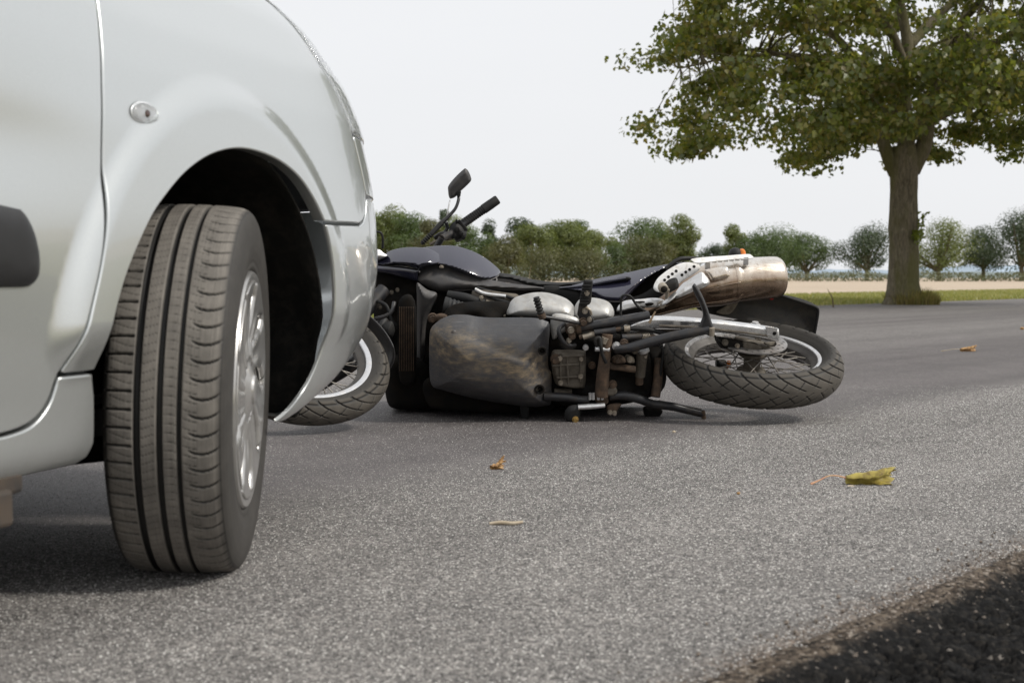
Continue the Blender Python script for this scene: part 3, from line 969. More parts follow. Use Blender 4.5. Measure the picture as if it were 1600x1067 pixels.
# ---- exposed aggregate of the asphalt near the camera: real little stones, instanced
def aggregate():
    parts = []
    for (y0, y1, dens, r0) in ((1.45, 2.6, 46000, .0019), (2.6, 4.2, 40000, .0020), (4.2, 6.6, 22000, .0024)):
        w = .40 * y1 + .1
        n = int(dens * (y1 - y0) * 2 * w)
        x = rng.uniform(-w, w, n); y = rng.uniform(y0, y1, n)
        k = np.abs(x) < .39 * y + .08
        x, y = x[k], y[k]
        q = x * RN.x + y * RN.y
        tr = np.interp(q, [-12, -5.2, -4.35, -3.75, -2.62, -2.22, 0], [.5, .45, .75, .95, .95, .15, 0])
        keep = (rng.uniform(0, 1, len(x)) > tr * .72) & (q < NEAR_Q + .01)
        x, y, tr = x[keep], y[keep], tr[keep]
        r = r0 * rng.uniform(.55, 1.35, len(x)) * (1 - .35 * tr)
        parts.append(np.stack([x, y, r], 1))
    A = np.concatenate(parts)
    me = bpy.data.meshes.new('aggregate'); me.vertices.add(len(A))
    co = A.copy(); co[:, 2] = -.25 * A[:, 2]
    me.vertices.foreach_set('co', co.astype(np.float32).ravel()); me.update()
    a = me.attributes.new('scl', 'FLOAT', 'POINT'); a.data.foreach_set('value', A[:, 2].astype(np.float32))
    o = link_mesh('aggregate', me)
    tag(o, 'pale and dark stone chippings set in the asphalt in the foreground', 'stone chippings', kind='stuff')
    m, nt, b = new_mat('chipping')
    oi = N(nt, 'ShaderNodeObjectInfo')
    c = ramp(nt, oi.outputs['Random'], [(0.0, (.018, .016, .016)), (.30, (.075, .070, .067)), (.55, (.22, .210, .198)), (.82, (.46, .445, .42)), (1.0, (.82, .80, .76))]).outputs[0]
    nt.links.new(c, b.inputs['Base Color']); b.inputs['Roughness'].default_value = .75
    ng = bpy.data.node_groups.new('scatter', 'GeometryNodeTree')
    ng.interface.new_socket(name='Geometry', in_out='INPUT', socket_type='NodeSocketGeometry')
    ng.interface.new_socket(name='Geometry', in_out='OUTPUT', socket_type='NodeSocketGeometry')
    gi = ng.nodes.new('NodeGroupInput'); go = ng.nodes.new('NodeGroupOutput')
    ico = ng.nodes.new('GeometryNodeMeshIcoSphere'); ico.inputs['Radius'].default_value = 1.0; ico.inputs['Subdivisions'].default_value = 1
    tf = ng.nodes.new('GeometryNodeTransform'); tf.inputs['Scale'].default_value = (1, .8, .62)
    sm = ng.nodes.new('GeometryNodeSetMaterial'); sm.inputs['Material'].default_value = m
    iop = ng.nodes.new('GeometryNodeInstanceOnPoints')
    na = ng.nodes.new('GeometryNodeInputNamedAttribute'); na.data_type = 'FLOAT'; na.inputs[0].default_value = 'scl'
    rv = ng.nodes.new('FunctionNodeRandomValue'); rv.data_type = 'FLOAT_VECTOR'; rv.inputs[0].default_value = (-.5, -.5, 0); rv.inputs[1].default_value = (.5, .5, 6.283)
    L = ng.links.new
    L(ico.outputs['Mesh'], tf.inputs['Geometry']); L(tf.outputs[0], sm.inputs['Geometry'])
    L(gi.outputs[0], iop.inputs['Points']); L(sm.outputs[0], iop.inputs['Instance'])
    L(rv.outputs[0], iop.inputs['Rotation']); L(na.outputs[0], iop.inputs['Scale'])
    L(iop.outputs[0], go.inputs[0])
    md = o.modifiers.new('scatter', 'NODES'); md.node_group = ng
aggregate()
# ------------------------------------------------------------------ car body surface (local: x right, y forward, z up)
CAR_X, CAR_Y, CAR_TH = -0.475, 2.42, math.radians(17.1)
def _tab(pts, sig):
    g = np.arange(-0.2, 2.4, 0.002)
    v = np.interp(g, [p[0] for p in pts], [p[1] for p in pts])
    k = np.exp(-0.5 * (np.arange(-60, 61) * 0.002 / sig) ** 2); k /= k.sum()
    vp = np.concatenate([np.full(60, v[0]), v, np.full(60, v[-1])])
    return g, np.convolve(vp, k, 'valid')
_off = _tab([(.16, -.20), (.20, -.09), (.235, -.035), (.30, -.018), (.40, -.006), (.58, .002), (.72, -.004), (.82, -.014), (.90, -.034), (1.0, -.085), (1.06, -.14), (1.10, -.21), (1.13, -.30)], .014)
_offd = _tab([(.16, -.20), (.20, -.09), (.235, -.035), (.30, -.036), (.40, -.027), (.50, -.018), (.62, -.008), (.74, 0), (.84, -.012), (.95, -.03), (1.10, -.065), (1.2, -.11)], .02)
_lf = _tab([(.16, .10), (.20, .16), (.222, .25), (.25, .38), (.28, .54), (.33, .69), (.38, .80), (.45, .86), (.53, .875), (.62, .865), (.7, .845), (.78, .805), (.85, .765), (.92, .70), (1.0, .61), (1.06, .52), (1.1, .42), (1.13, .34)], .014)
U0 = 0.20; CW = 0.90; LF0 = 0.86
_a = np.linspace(0, PI / 2, 4000) if 'PI' in globals() else np.linspace(0, math.pi / 2, 4000)
_NP = 0.54
_py = LF0 * np.sin(_a) ** _NP; _px = CW * np.clip(np.cos(_a), 0, 1) ** _NP - CW
_s = np.concatenate([[0], np.cumsum(np.hypot(np.diff(_py), np.diff(_px)))])
U_END = U0 + _s[-1]
ARCH_C = (0.0, 0.345)
def CS(u, z):
    u = np.asarray(u, float); z = np.asarray(z, float)
    off = np.interp(z, *_off); offd = np.interp(z, *_offd)
    k = np.clip((u + 0.62) / 0.5, 0, 1); k = k * k * (3 - 2 * k)
    o = offd * (1 - k) + off * k
    lf = np.interp(z, *_lf)
    s = np.clip(u - U0, 0, None)
    y = np.where(u < U0, u, U0 + np.interp(s, _s, _py) * lf / LF0)
    cx = np.interp(s, _s, _px)
    # arch flare: a flatter band round the wheel opening
    d = np.hypot(u * np.where(u > 0, .92, 1.0), z - ARCH_C[1])
    fl = 0.003 + (d - 0.37) * 0.045 - np.clip(d - .435, 0, None) ** 2 * 14.0
    fl = fl - np.clip(0.44 - z, 0, None) ** 2 * 7.0
    h = 0.030
    t = np.clip(0.5 + 0.5 * (fl - o) / h, 0, 1)
    o2 = o * (1 - t) + fl * t + h * t * (1 - t)
    # fender swage: soft shoulder sweeping back across the fender and the door
    x = o2 + cx * (1 + np.clip(o, -.3, 0) * 0.0)
    # shallow hollow in the door skin under the shoulder
    hx = np.exp(-((u + 0.62) / 0.22) ** 2 - ((z - 0.70) / 0.10) ** 2) * 0.014
    x = x - hx
    gt = np.clip((u - .50) / .15, 0, 1) * np.clip((.62 - z) / .08, 0, 1)
    x = x + gt * .0016 * np.sin(z * 41 + u * 7) * np.sin(u * 19 + z * 9 + 1)
    return np.stack([x, y, z], -1)
# ================================================================== CAR
def paint_mat(name, base, metallic=.55, rough=.32, flake=True):
    m, nt, b = new_mat(name)
    co = obj_co(nt)
    n = tex_noise(nt, co, 900, 2)
    c = ramp(nt, n.outputs[0], [(.3, tuple(x * .93 for x in base)), (.7, tuple(min(1, x * 1.05) for x in base))]).outputs[0]
    d = tex_noise(nt, co, 6, 8, .65)
    sep = N(nt, 'ShaderNodeSeparateXYZ'); nt.links.new(co, sep.inputs[0])
    low = ramp(nt, sep.outputs['Z'], [(.22, .30), (.50, 0.0)]).outputs[0]
    dirt = math_n(nt, 'MULTIPLY', ramp(nt, d.outputs[0], [(.35, .15), (.75, 1.0)]).outputs[0], low)
    c = mix(nt, dirt, c, (.22, .20, .17))
    nt.links.new(c, b.inputs['Base Color'])
    b.inputs['Metallic'].default_value = metallic
    r = mix(nt, dirt, rough, .75); nt.links.new(r, b.inputs['Roughness'])
    b.inputs['Coat Weight'].default_value = .9; b.inputs['Coat Roughness'].default_value = .035
    op = tex_noise(nt, co, 55, 3); bump(nt, b, op.outputs[0], .015, .002)
    return m
M_PAINT = paint_mat('silver_paint', (.625, .650, .648), .82, .30)
M_BLK = std_mat('black_plastic', (.022, .022, .023), .55, bumps=.15, bscale=900)
M_TRIM = std_mat('trim_plastic', (.016, .016, .017), .5, bumps=.1, bscale=1200)
M_LINER = std_mat('liner_plastic', (.009, .009, .008), .85, spec=.2, dirt=(.030, .026, .022), dirt_amt=.4, dscale=30, bumps=.4, bscale=500)
M_UNDER = std_mat('underbody', (.007, .007, .007), .95, spec=.1)
M_STEEL = std_mat('dull_steel', (.035, .033, .032), .6, metal=.1, dirt=(.10, .07, .045), dirt_amt=.6)

def glass_mat(name, col=(1, 1, 1), rough=0.0):
    m, nt, b = new_mat(name)
    b.inputs['Base Color'].default_value = (*col, 1)
    b.inputs['Transmission Weight'].default_value = 1.0
    b.inputs['Roughness'].default_value = rough
    b.inputs['IOR'].default_value = 1.45
    return m
M_LENS = glass_mat('clear_lens', (.97, .98, .98), .05)
m_, nt_, b_ = new_mat('window_glass')
b_.inputs['Base Color'].default_value = (.03, .04, .04, 1); b_.inputs['Roughness'].default_value = .03; b_.inputs['Specular IOR Level'].default_value = .8
M_WIN = m_
M_CHROME = std_mat('reflector', (.78, .78, .78), .12, metal=1.0, var=.03)
M_LAMP = std_mat('lamp_inside', (.70, .72, .74), .25, metal=.3, var=.1, nscale=14)
M_BULB = std_mat('bulb_dark', (.10, .045, .03), .3)
M_ORANGE = std_mat('amber', (.65, .18, .02), .25, var=.05)

CAR = empty('silver_van', (CAR_X, CAR_Y, 0), (0, 0, -CAR_TH))
tag(CAR, 'silver passenger van with its front wheel turned out, seen from the right side', 'car')

def mirror_copy(o):
    c = o.copy(); COL.objects.link(c); c.parent = o.parent
    c.scale.x = -1; c.location.x = -1.80 - o.location.x
    return c

def panel(name, poly, step=.010, S=CS, mat_=None, rim=.0035, depth=.02, mir=True):
    o = surf_panel(name, poly, S, step, mat_ or M_PAINT, CAR, rim, depth)
    if mir: mirror_copy(o)
    return o

G_ = 0.0022                        # half of a panel gap
arch_r, ac = 0.372, (0.0, 0.352)
def arch_pts(a0, a1, n=40, r=arch_r, c=ac, sq=1.0):
    return [(c[0] + r * math.cos(a) , c[1] + r * math.sin(a)) for a in np.linspace(a0, a1, n)]
# door front edge, top to bottom
door_edge = spline2([(-.300, 1.12), (-.325, 1.02), (-.346, .907), (-.364, .81), (-.372, .727), (-.378, .625), (-.397, .533), (-.428, .450), (-.463, .366), (-.480, .330), (-.512, .306), (-.56, .297), (-.62, .296)], 6, False)
dx = lambda P, s: [(p[0] + s, p[1]) for p in P]
de_up = [p for p in door_edge if p[1] > .366]
arch_rear = [p for p in arch_pts(PI - .0, PI / 2, 30)]
a_front = spline2([(0, .724), (.10, .712), (.20, .672), (.285, .612), (.312, .592)], 8, False)
arch_full = [p for p in arch_pts(PI + .04, .70, 60)]
# front part of the opening is a little flatter than a circle
arch_front = [(.348, .607)]
fender = [(-.30 + G_, 1.118)] + [(p[0] + G_, p[1]) for p in de_up[1:]] + [(-.463 + G_, .3675)]
arch_line = spline2([(-.3850, .3675), (-.372, .425), (-.335, .505), (-.275, .585), (-.226, .628), (-.157, .672), (-.07, .706), (.032, .722), (.146, .715), (.240, .690), (.306, .652), (.352, .6105)], 8, False)
fender += [tuple(p) for p in arch_line]
fender += [(.40, .6105), (.50, .613), (.565, .614), (.590, .620), (.612, .632), (.628, .650), (.638, .675), (.606, .80), (.585, .85), (.562, .92), (.56, .97), (.575, 1.04), (.585, 1.118)]
panel('fender', fender)
door = [(p[0] - G_, p[1]) for p in door_edge] + [(-1.40, .296), (-1.43, .33), (-1.43, 1.118), (-.30 - G_, 1.118)]
panel('front_door', door)
sill = [(-.460, .3625), (-.3850, .3625)] + [(-.376, .33), (-.366, .26), (-.372, .238), (-.39, .229), (-.42, .228), (-2.36, .228), (-2.36, .290), (-1.42, .2905), (-.62, .2905)]
low_de = [p for p in door_edge if p[1] < .360 and p[0] > -.615]
sill += [(p[0] + .0035, p[1] - .0052) for p in low_de[::-1]]
panel('sill', sill)
# bumper wraps round the nose to the centre line
bump_low = [tuple(p) for p in spline2([(.3555, .6045), (.373, .575), (.392, .53), (.405, .48), (.412, .42), (.415, .36), (.408, .30), (.392, .255), (.375, .226)], 5, False)]
UC = float(U_END)
bumper = bump_low + [(.60, .224), (1.0, .222), (UC, .222), (UC, .655), (.80, .665), (.648, .669), (.640, .655), (.622, .632), (.600, .617), (.570, .609), (.50, .607), (.40, .6045)]
panel('bumper', bumper, .014, mat_=M_PAINT, depth=.004)
cover = [(.645, .676), (.80, .672), (.90, .670), (.90, .785), (.75, .795), (.615, .797)]
panel('headlight_surround', cover, .012)
# headlight: lens over a bright reflector bowl
hl = [(.611, .803), (.75, .801), (.86, .792), (.87, .86), (.80, .96), (.70, 1.04), (.592, 1.06), (.566, 1.0), (.568, .93), (.588, .855)]
panel('headlight', hl, .014, mat_=M_LAMP, rim=.004)
def CS_out(u, z):
    p = CS(u, z); e = 1e-3
    n = np.cross(CS(u + e, z) - CS(u - e, z), CS(u, z + e) - CS(u, z - e)); n /= np.linalg.norm(n, axis=-1)[..., None]
    return p + n * .0035
panel('headlight_lens', offset_poly(densify(np.array(hl)[::-1], .05), .004), .014, S=CS_out, mat_=M_LENS, rim=.003, depth=.001)
# bonnet side and grille
panel('grille', [(.905, .670), (UC, .655), (UC, .80), (.905, .785)], .03, mat_=M_BLK, mir=True)
# rear body side
rear_c = (-2.73, .352)
panel('rear_door', [(-1.436, .296), (-2.20, .296), (-2.30, .40), (-2.36, .55), (-2.40, .72), (-2.40, 1.118), (-1.436, 1.118)], .03)
rq = [(-2.406, 1.118), (-2.406, .73), (-2.37, .58)] + [(rear_c[0] + .372 * math.cos(a), rear_c[1] + .372 * math.sin(a)) for a in np.linspace(.45, PI, 24)] + [(-3.12, .25), (-3.44, .27), (-3.44, 1.118)]
panel('rear_quarter', rq, .03)
# bonnet, glass, roof: simple lofts that follow the shoulder line
def loft_panel(name, rows, m, thick=.0, parent=CAR):
    n = len(rows[0]); V = [p for r in rows for p in r]
    F = [(i * n + j, i * n + j + 1, (i + 1) * n + j + 1, (i + 1) * n + j) for i in range(len(rows) - 1) for j in range(n - 1)]
    o = mesh(name, V, F, m, parent)
    if thick:
        s = o.modifiers.new('t', 'SOLIDIFY'); s.thickness = thick; s.offset = -1
    return o
us = np.concatenate([np.linspace(-.28, .55, 18), np.linspace(.6, UC, 24)])
rows = []
for u in us:
    p = CS(np.array([u]), np.array([1.121]))[0]
    hump = .055 + .16 * max(0, (.55 - p[1])) / .85
    rows.append([(p[0] + (-1.8 - 2 * p[0]) * k, p[1], 1.121 + hump * math.sin(PI * k) ** .55) for k in np.linspace(0, 1, 25)])
loft_panel('bonnet', rows, M_PAINT, .02)
def flatp(name, pts, m, th=.012):
    o = mesh(name, pts, [tuple(range(len(pts)))], m, CAR, smooth=False)
    s = o.modifiers.new('t', 'SOLIDIFY'); s.thickness = th
    return o
rows = [[(-.9 + k * (.70 + .09 * (1 - t)), -.30 - .85 * t - .10 * abs(k) ** 2 * (1 - t), 1.16 + .02 + .56 * t - .05 * abs(k) ** 3) for k in np.linspace(-1, 1, 13)] for t in np.linspace(0, 1, 8)]
loft_panel('windscreen', rows, M_WIN, .006)
rows = [[(-.9 + k * .70, y, 1.75 + .05 * math.sin(PI * min(1, (y + 3.5) / 2.35 * .5 + .25)) - .05 * abs(k) ** 3) for k in np.linspace(-1, 1, 13)] for y in np.linspace(-1.15, -3.46, 12)]
loft_panel('roof', rows, M_PAINT, .03)
for sgn in (0, 1):
    X = lambda x: x if not sgn else -1.8 - x
    flatp('side_window', [(X(-.085), -.62, 1.135), (X(-.085), -2.38, 1.135), (X(-.19), -2.38, 1.70), (X(-.19), -1.22, 1.70)], M_WIN, .006)
    flatp('rear_side_window', [(X(-.085), -2.44, 1.135), (X(-.085), -3.35, 1.135), (X(-.19), -3.30, 1.70), (X(-.19), -2.44, 1.70)], M_WIN, .006)
    flatp('window_pillar', [(X(-.10), -.28, 1.12), (X(-.087), -.60, 1.125), (X(-.205), -1.20, 1.73), (X(-.215), -1.12, 1.745)], M_PAINT, .03)
flatp('tailgate', [(-.02, -3.46, .30), (-1.78, -3.46, .30), (-1.78, -3.46, 1.12), (-1.60, -3.44, 1.78), (-.20, -3.44, 1.78), (-.02, -3.46, 1.12)], M_PAINT, .03)

# black rub strip on the door: rounded end, real thickness
def CSd(th):
    def f(a, b):
        p = CS(a, b); return p
    return f
def strip():
    out = spline2([(-.560, .594), (-.545, .583), (-.529, .560), (-.519, .530), (-.520, .503), (-.538, .490), (-.565, .488)], 5, False).tolist()
    P = out + [(-1.36, .488), (-1.36, .600), (-.62, .600)]
    P = np.array(P[::-1]); P = densify(P, .012)
    area = 0.5 * np.sum(P[:, 0] * np.roll(P[:, 1], -1) - np.roll(P[:, 0], -1) * P[:, 1])
    if area < 0: P = P[::-1]
    def S2(u, z):
        d = poly_dist(P, u, z); p = CS(u, z).copy()
        p[..., 0] += .014 * (1 - np.exp(-d / .010)) + .001
        return p
    o = surf_panel('rub_strip', P, S2, .008, M_TRIM, CAR, .002, .008)
    mirror_copy(o)
strip()
# side indicator on the fender
ic = CS(np.array([-.262]), np.array([.750]))[0]
IND = empty('side_indicator', Vector(ic) + Vector((.0, 0, 0)), (0, 0, 0)); IND.parent = CAR
def dome_geo(ay, az, h, n=24, m=8):
    V, F = [], []
    for i in range(m + 1):
        t = i / m; r = math.cos(t * PI / 2) ** .8 if t < 1 else 0.001
        for j in range(n):
            a = 2 * PI * j / n
            V.append((h * math.sin(t * PI / 2), ay * r * math.cos(a), az * r * math.sin(a)))
    for i in range(m):
        for j in range(n): F.append((i * n + j, i * n + (j + 1) % n, (i + 1) * n + (j + 1) % n, (i + 1) * n + j))
    F.append(tuple(m * n + j for j in range(n)))
    return V, F
mesh('bezel', *dome_geo(.0385, .0185, .003), M_LAMP, IND)
mesh('lens', *dome_geo(.0365, .0165, .011), M_LENS, IND)
mesh('reflector_cup', *dome_geo(.034, .0145, .0035), M_LAMP, IND)
o = mesh('bulb', *dome_geo(.006, .005, .005), M_BULB, IND); o.location = (.0035, -.004, 0)

# ---- wheel arch liner, underbody, suspension
def liner():
    V, F = [], []
    A = np.linspace(-.355, PI + .35, 60); Xs = np.linspace(-.012, -.44, 10)
    for x in Xs:
        for a in A:
            r = .402 + .010 * math.sin(a * 9) * (x < -.05)
            if x > -.03: r = .385
            yy = ac[0] + r * math.cos(a) * (1.09 if math.cos(a) > 0 else 1.0); zz = ac[1] + .01 + r * math.sin(a)
            lim = float(CS(np.array([yy]), np.array([max(.225, zz)]))[0][0]) - .028
            V.append((min(x, lim), yy, zz))
    n = len(A)
    for i in range(len(Xs) - 1):
        for j in range(n - 1): F.append((i * n + j, (i + 1) * n + j, (i + 1) * n + j + 1, i * n + j + 1))
    b = len(V); V.append((-.44, 0, .35))
    for j in range(n - 1): F.append(((len(Xs) - 1) * n + j, b, (len(Xs) - 1) * n + j + 1))
    o = mesh('arch_liner', V, F, M_LINER, CAR)
    s = o.modifiers.new('t', 'SOLIDIFY'); s.thickness = .004
    mirror_copy(o)
liner()
box('front_crossmember', (-.9, .42, .32), (.96, .10, .18), M_UNDER, CAR)
box('wheelhouse_bulkhead', (-.9, -.50, .37), (1.60, .06, .26), M_UNDER, CAR)
box('underbody', (-.95, -1.30, .23), (1.30, 1.90, .12), M_UNDER, CAR)
box('rear_floor', (-.9, -2.9, .22), (1.0, 1.1, .12), M_UNDER, CAR)
box('front_subframe', (-.9, -.08, .19), (.90, .76, .10), M_UNDER, CAR)
box('engine_bay', (-.9, .10, .50), (.90, 1.15, .50), M_UNDER, CAR)
box('floor_front', (-.9, .62, .245), (1.30, .36, .03), M_UNDER, CAR)
for x in (-.10, -1.70):
    box('sill_box', (x - (.05 if x > -1 else -.05), -1.35, .275), (.12, 1.95, .05), M_UNDER, CAR)
box('cabin_block', (-.9, -1.9, .62), (1.50, 2.7, .60), M_UNDER, CAR)
# jacking bracket and pinch weld under the sill
V, F = join_geo([box_geo((-.055, -.66, .222), (.012, .30, .03)), box_geo((-.055, -.575, .195), (.05, .035, .05)), box_geo((-.055, -.625, .20), (.035, .04, .045)),
                 box_geo((-.055, -.70, .205), (.03, .05, .04))])
bev(mesh('jacking_bracket', V, F, M_STEEL, CAR, smooth=False), .006)
tube('wishbone', [(-.62, -.10, .20), (-.40, -.03, .19), (-.22, 0, .205)], [.03, .025, .022], M_UNDER, CAR)
tube('drive_shaft', [(-.60, 0, .32), (-.2, 0, .3175)], .016, M_UNDER, CAR)
tube('strut', [(-.24, -.02, .30), (-.34, -.02, .75)], [.03, .045], M_UNDER, CAR)

# ---- tyre with real tread relief
def rubber_mat(name, base, dust, tread=True):
    m, nt, b = new_mat(name)
    co = obj_co(nt)
    uv = N(nt, 'ShaderNodeUVMap'); uv.uv_map = 'UVMap'
    sep = N(nt, 'ShaderNodeSeparateXYZ'); nt.links.new(uv.outputs[0], sep.inputs[0])
    n1 = tex_noise(nt, co, 22, 6, .65)
    n2 = tex_noise(nt, co, 160, 4, .7)
    # worn face streaks run round the tyre
    mp = N(nt, 'ShaderNodeMapping'); mp.inputs['Scale'].default_value = (14, 420, 1); nt.links.new(uv.outputs[0], mp.inputs[0])
    st = tex_noise(nt, mp.outputs[0], 1, 3, .6)
    geo = N(nt, 'ShaderNodeNewGeometry')
    at_ = N(nt, 'ShaderNodeAttribute'); at_.attribute_name = 'rnd'      # 1 on the worn tread face, 0 in the grooves and sidewall
    f = math_n(nt, 'MULTIPLY', at_.outputs['Fac'], ramp(nt, n1.outputs[0], [(.3, .55), (.7, 1.0)]).outputs[0])
    f = math_n(nt, 'MULTIPLY', f, ramp(nt, st.outputs[0], [(.3, .72), (.7, 1.05)]).outputs[0])
    c = mix(nt, f, base, dust)
    sp = ramp(nt, n2.outputs[0], [(.62, 0.0), (.78, .6)]).outputs[0]
    c = mix(nt, math_n(nt, 'MULTIPLY', sp, .5), c, (.20, .165, .12))
    nt.links.new(c, b.inputs['Base Color'])
    nt.links.new(mix(nt, f, .55, .82), b.inputs['Roughness'])
    b.inputs['Specular IOR Level'].default_value = .35
    bump(nt, b, mix(nt, .5, n2.outputs[0], st.outputs[0]), .25, .0012)
    return m
M_TYRE = rubber_mat('car_rubber', (.012, .0115, .011), (.235, .215, .19))
def frac(x): return x - np.floor(x)
def car_tyre(name, parent):
    R0 = .3175
    # half profile (x across, r): tread then shoulder then sidewall to the bead
    half = [(0, .3175), (.03, .3172), (.055, .3163), (.072, .3148), (.080, .3132), (.087, .3103), (.0925, .3055), (.0965, .2985), (.0995, .288), (.1015, .272), (.1025, .255),
            (.1015, .240), (.099, .228), (.0965, .2205), (.0975, .2165), (.0975, .2125), (.0945, .2085), (.088, .2055), (.082, .198)]
    hx = np.array([h[0] for h in half]); hr = np.array([h[1] for h in half])
    s = np.concatenate([[0], np.cumsum(np.hypot(np.diff(hx), np.diff(hr)))])
    st = np.concatenate([np.arange(0, .098, .0016), np.linspace(.099, s[-1], 34)])
    px = np.interp(st, s, hx); pr = np.interp(st, s, hr)
    # smooth the polyline a little
    px = px * .955; X = np.concatenate([-px[::-1], px[1:]]); RR = np.concatenate([pr[::-1], pr[1:]]); ST = np.concatenate([-st[::-1], st[1:]])
    nA = 1120; A = np.arange(nA) * 2 * PI / nA
    a2, s2 = np.meshgrid(A, ST, indexing='ij')
    depth = np.zeros_like(a2)
    def groove(c, w, d): 
        t = np.clip((w / 2 + .0012 - np.abs(s2 - c)) / .0016, 0, 1); return d * t
    for c, w in ((-.040, .0085), (-.004, .0085), (.0265, .0060), (-.0705 * 0 + .0, .0)):
        if w: depth = np.maximum(depth, groove(c, w, .0085))
    nS = 70
    arc = a2 / (2 * PI) * nS
    # straight slots on the inner shoulder, curved ones on the outer shoulder
    def slot(ph, lo, hi, w, d, fade=.006):
        t = np.abs(frac(ph) - .5) * (2 * PI * R0 / nS)
        k = np.clip((w / 2 + .0008 - t) / .0012, 0, 1)
        e = np.clip((s2 - lo) / fade, 0, 1) * np.clip((hi - s2) / fade, 0, 1)
        return k * np.minimum(1, e * 1.4) * d
    depth = np.maximum(depth, slot(arc + .15 + 0 * s2, -.098, -.0475, .0034, .0055))
    t = np.clip((s2 - .040) / .05, 0, 1)
    depth = np.maximum(depth, slot(arc - .55 * t * (1 - t) * 2.2 + .10 * t, .040, .093, .0027, .0045, .016))
    # fine sipes over the middle ribs
    sg = np.abs(frac(arc * 2 + 1.2 * np.sin((s2 + .02) * 60) * .35) - .5) * (2 * PI * R0 / nS / 2)
    fs = np.clip((.0009 - sg) / .0009, 0, 1) * (np.abs(s2) < .085) * .0016
    fs = fs * ((s2 < -.012) & (s2 > -.034) | (s2 > .003) & (s2 < .021) | (s2 > .032) & (s2 < .055) | (s2 < -.046))
    depth = np.maximum(depth, fs)
    r = np.broadcast_to(RR, a2.shape) - depth
    # lettering-free moulded rings on the sidewall
    ring = np.exp(-((np.abs(s2) - .135) / .0012) ** 2) * .0006 + np.exp(-((np.abs(s2) - .178) / .0010) ** 2) * .0006
    xx = np.broadcast_to(X, a2.shape) + np.sign(X) * ring
    # contact patch flattened by the load
    yy = r * np.cos(a2); zz = r * np.sin(a2)
    V = np.stack([xx, yy, np.maximum(zz, -.3115 + .0 * zz)], -1).reshape(-1, 3)
    m = len(ST); i, j = np.meshgrid(np.arange(nA), np.arange(m - 1), indexing='ij')
    i2 = (i + 1) % nA
    F = np.stack([i * m + j, i * m + j + 1, i2 * m + j + 1, i2 * m + j], -1).reshape(-1, 4)
    me = bpy.data.meshes.new(name)
    me.from_pydata(V.tolist(), [], F.tolist()); me.update()
    me.polygons.foreach_set('use_smooth', [True] * len(me.polygons))
    uvv = np.stack([a2 * R0, s2], -1).reshape(-1, 2)
    ul = me.uv_layers.new(name='UVMap'); li = np.empty(len(me.loops), dtype=np.int32); me.loops.foreach_get('vertex_index', li)
    ul.data.foreach_set('uv', uvv[li].astype(np.float32).ravel())
    face = np.clip(1 - depth / .0022, 0, 1) * np.clip((.0935 - np.abs(s2)) / .010, 0, 1)
    face = np.maximum(face, .22 * (np.abs(s2) > .0935))
    at_ = me.attributes.new('rnd', 'FLOAT', 'POINT'); at_.data.foreach_set('value', face.astype(np.float32).ravel())
    return link_mesh(name, me, M_TYRE, parent)

m_, nt_, b_ = new_mat('hubcap_silver')
co_ = obj_co(nt_)
n_ = tex_noise(nt_, co_, 14, 6, .6)
nt_.links.new(ramp(nt_, n_.outputs[0], [(.3, (.40, .39, .375)), (.7, (.56, .55, .535))]).outputs[0], b_.inputs['Base Color'])
b_.inputs['Metallic'].default_value = .75; b_.inputs['Roughness'].default_value = .30; b_.inputs['Coat Weight'].default_value = .3
M_HUB = m_
M_DRUM = std_mat('brake_rust', (.10, .07, .05), .8, var=.4, nscale=40)

def hub_parts(wheel):
    # outer x (+x) side of the wheel carries the cover
    def dish(r):   # x position of the cover surface against radius
        return np.interp(r, [0, .03, .055, .09, .15, .19, .205], [.100, .099, .088, .083, .089, .094, .088])
    lathe('cover_rim', [(.186, .070), (.186, .088), (.189, .0935), (.196, .0965), (.203, .0955), (.2065, .090), (.2065, .080)], M_HUB, wheel, 96, 'x')
    lathe('cover_centre', [(.0, .105), (.016, .105), (.024, .103), (.027, .099), (.034, .097), (.048, .093), (.060, .089), (.066, .084), (.068, .072)], M_HUB, wheel, 64, 'x')
    nsp = 9
    for k in range(nsp):
        V, F = [], []
        rows = 30; cols = 17
        for i in range(rows):
            t = i / (rows - 1); r = .055 + t * .135
            half = math.radians(np.interp(t, [0, .26, .38, .50, .82, .92, 1], [20.0, 19.9, 18.6, 15.0, 13.6, 17.5, 20.0]))
            sweep = math.radians(-20 * t)
            for j in range(cols):
                q = -1 + 2 * j / (cols - 1)
                a = 2 * PI * k / nsp + sweep + q * half
                edge = (1 - abs(q) ** 5)
                ridge = .0032 * math.exp(-((abs(q) - .60) / .24) ** 2) - .0012 * math.exp(-(q / .30) ** 2)
                x = dish(r) + ridge * math.sin(PI * min(1, t * 1.2 + .1)) - (.0035 * abs(q) ** 8)
                if abs(q) > .999: x -= .006
                V.append((float(x), r * math.cos(a), r * math.sin(a)))
        for i in range(rows - 1):
            for j in range(cols - 1):
                F.append((i * cols + j, i * cols + j + 1, (i + 1) * cols + j + 1, (i + 1) * cols + j))
        o = mesh('spoke', V, F, M_HUB, wheel)
        s = o.modifiers.new('t', 'SOLIDIFY'); s.thickness = .004; s.offset = -1
    lathe('rim', [(.20, .092), (.192, .085), (.185, .06), (.175, .02), (.172, -.06), (.195, -.088), (.200, -.09), (.165, -.07), (.160, .02), (.150, .045), (.05, .05), (0, .05)], M_BLK, wheel, 64, 'x')
    lathe('brake_drum', [(0, .066), (.05, .066), (.11, .062), (.135, .055), (.138, .02)], M_DRUM, wheel, 48, 'x')

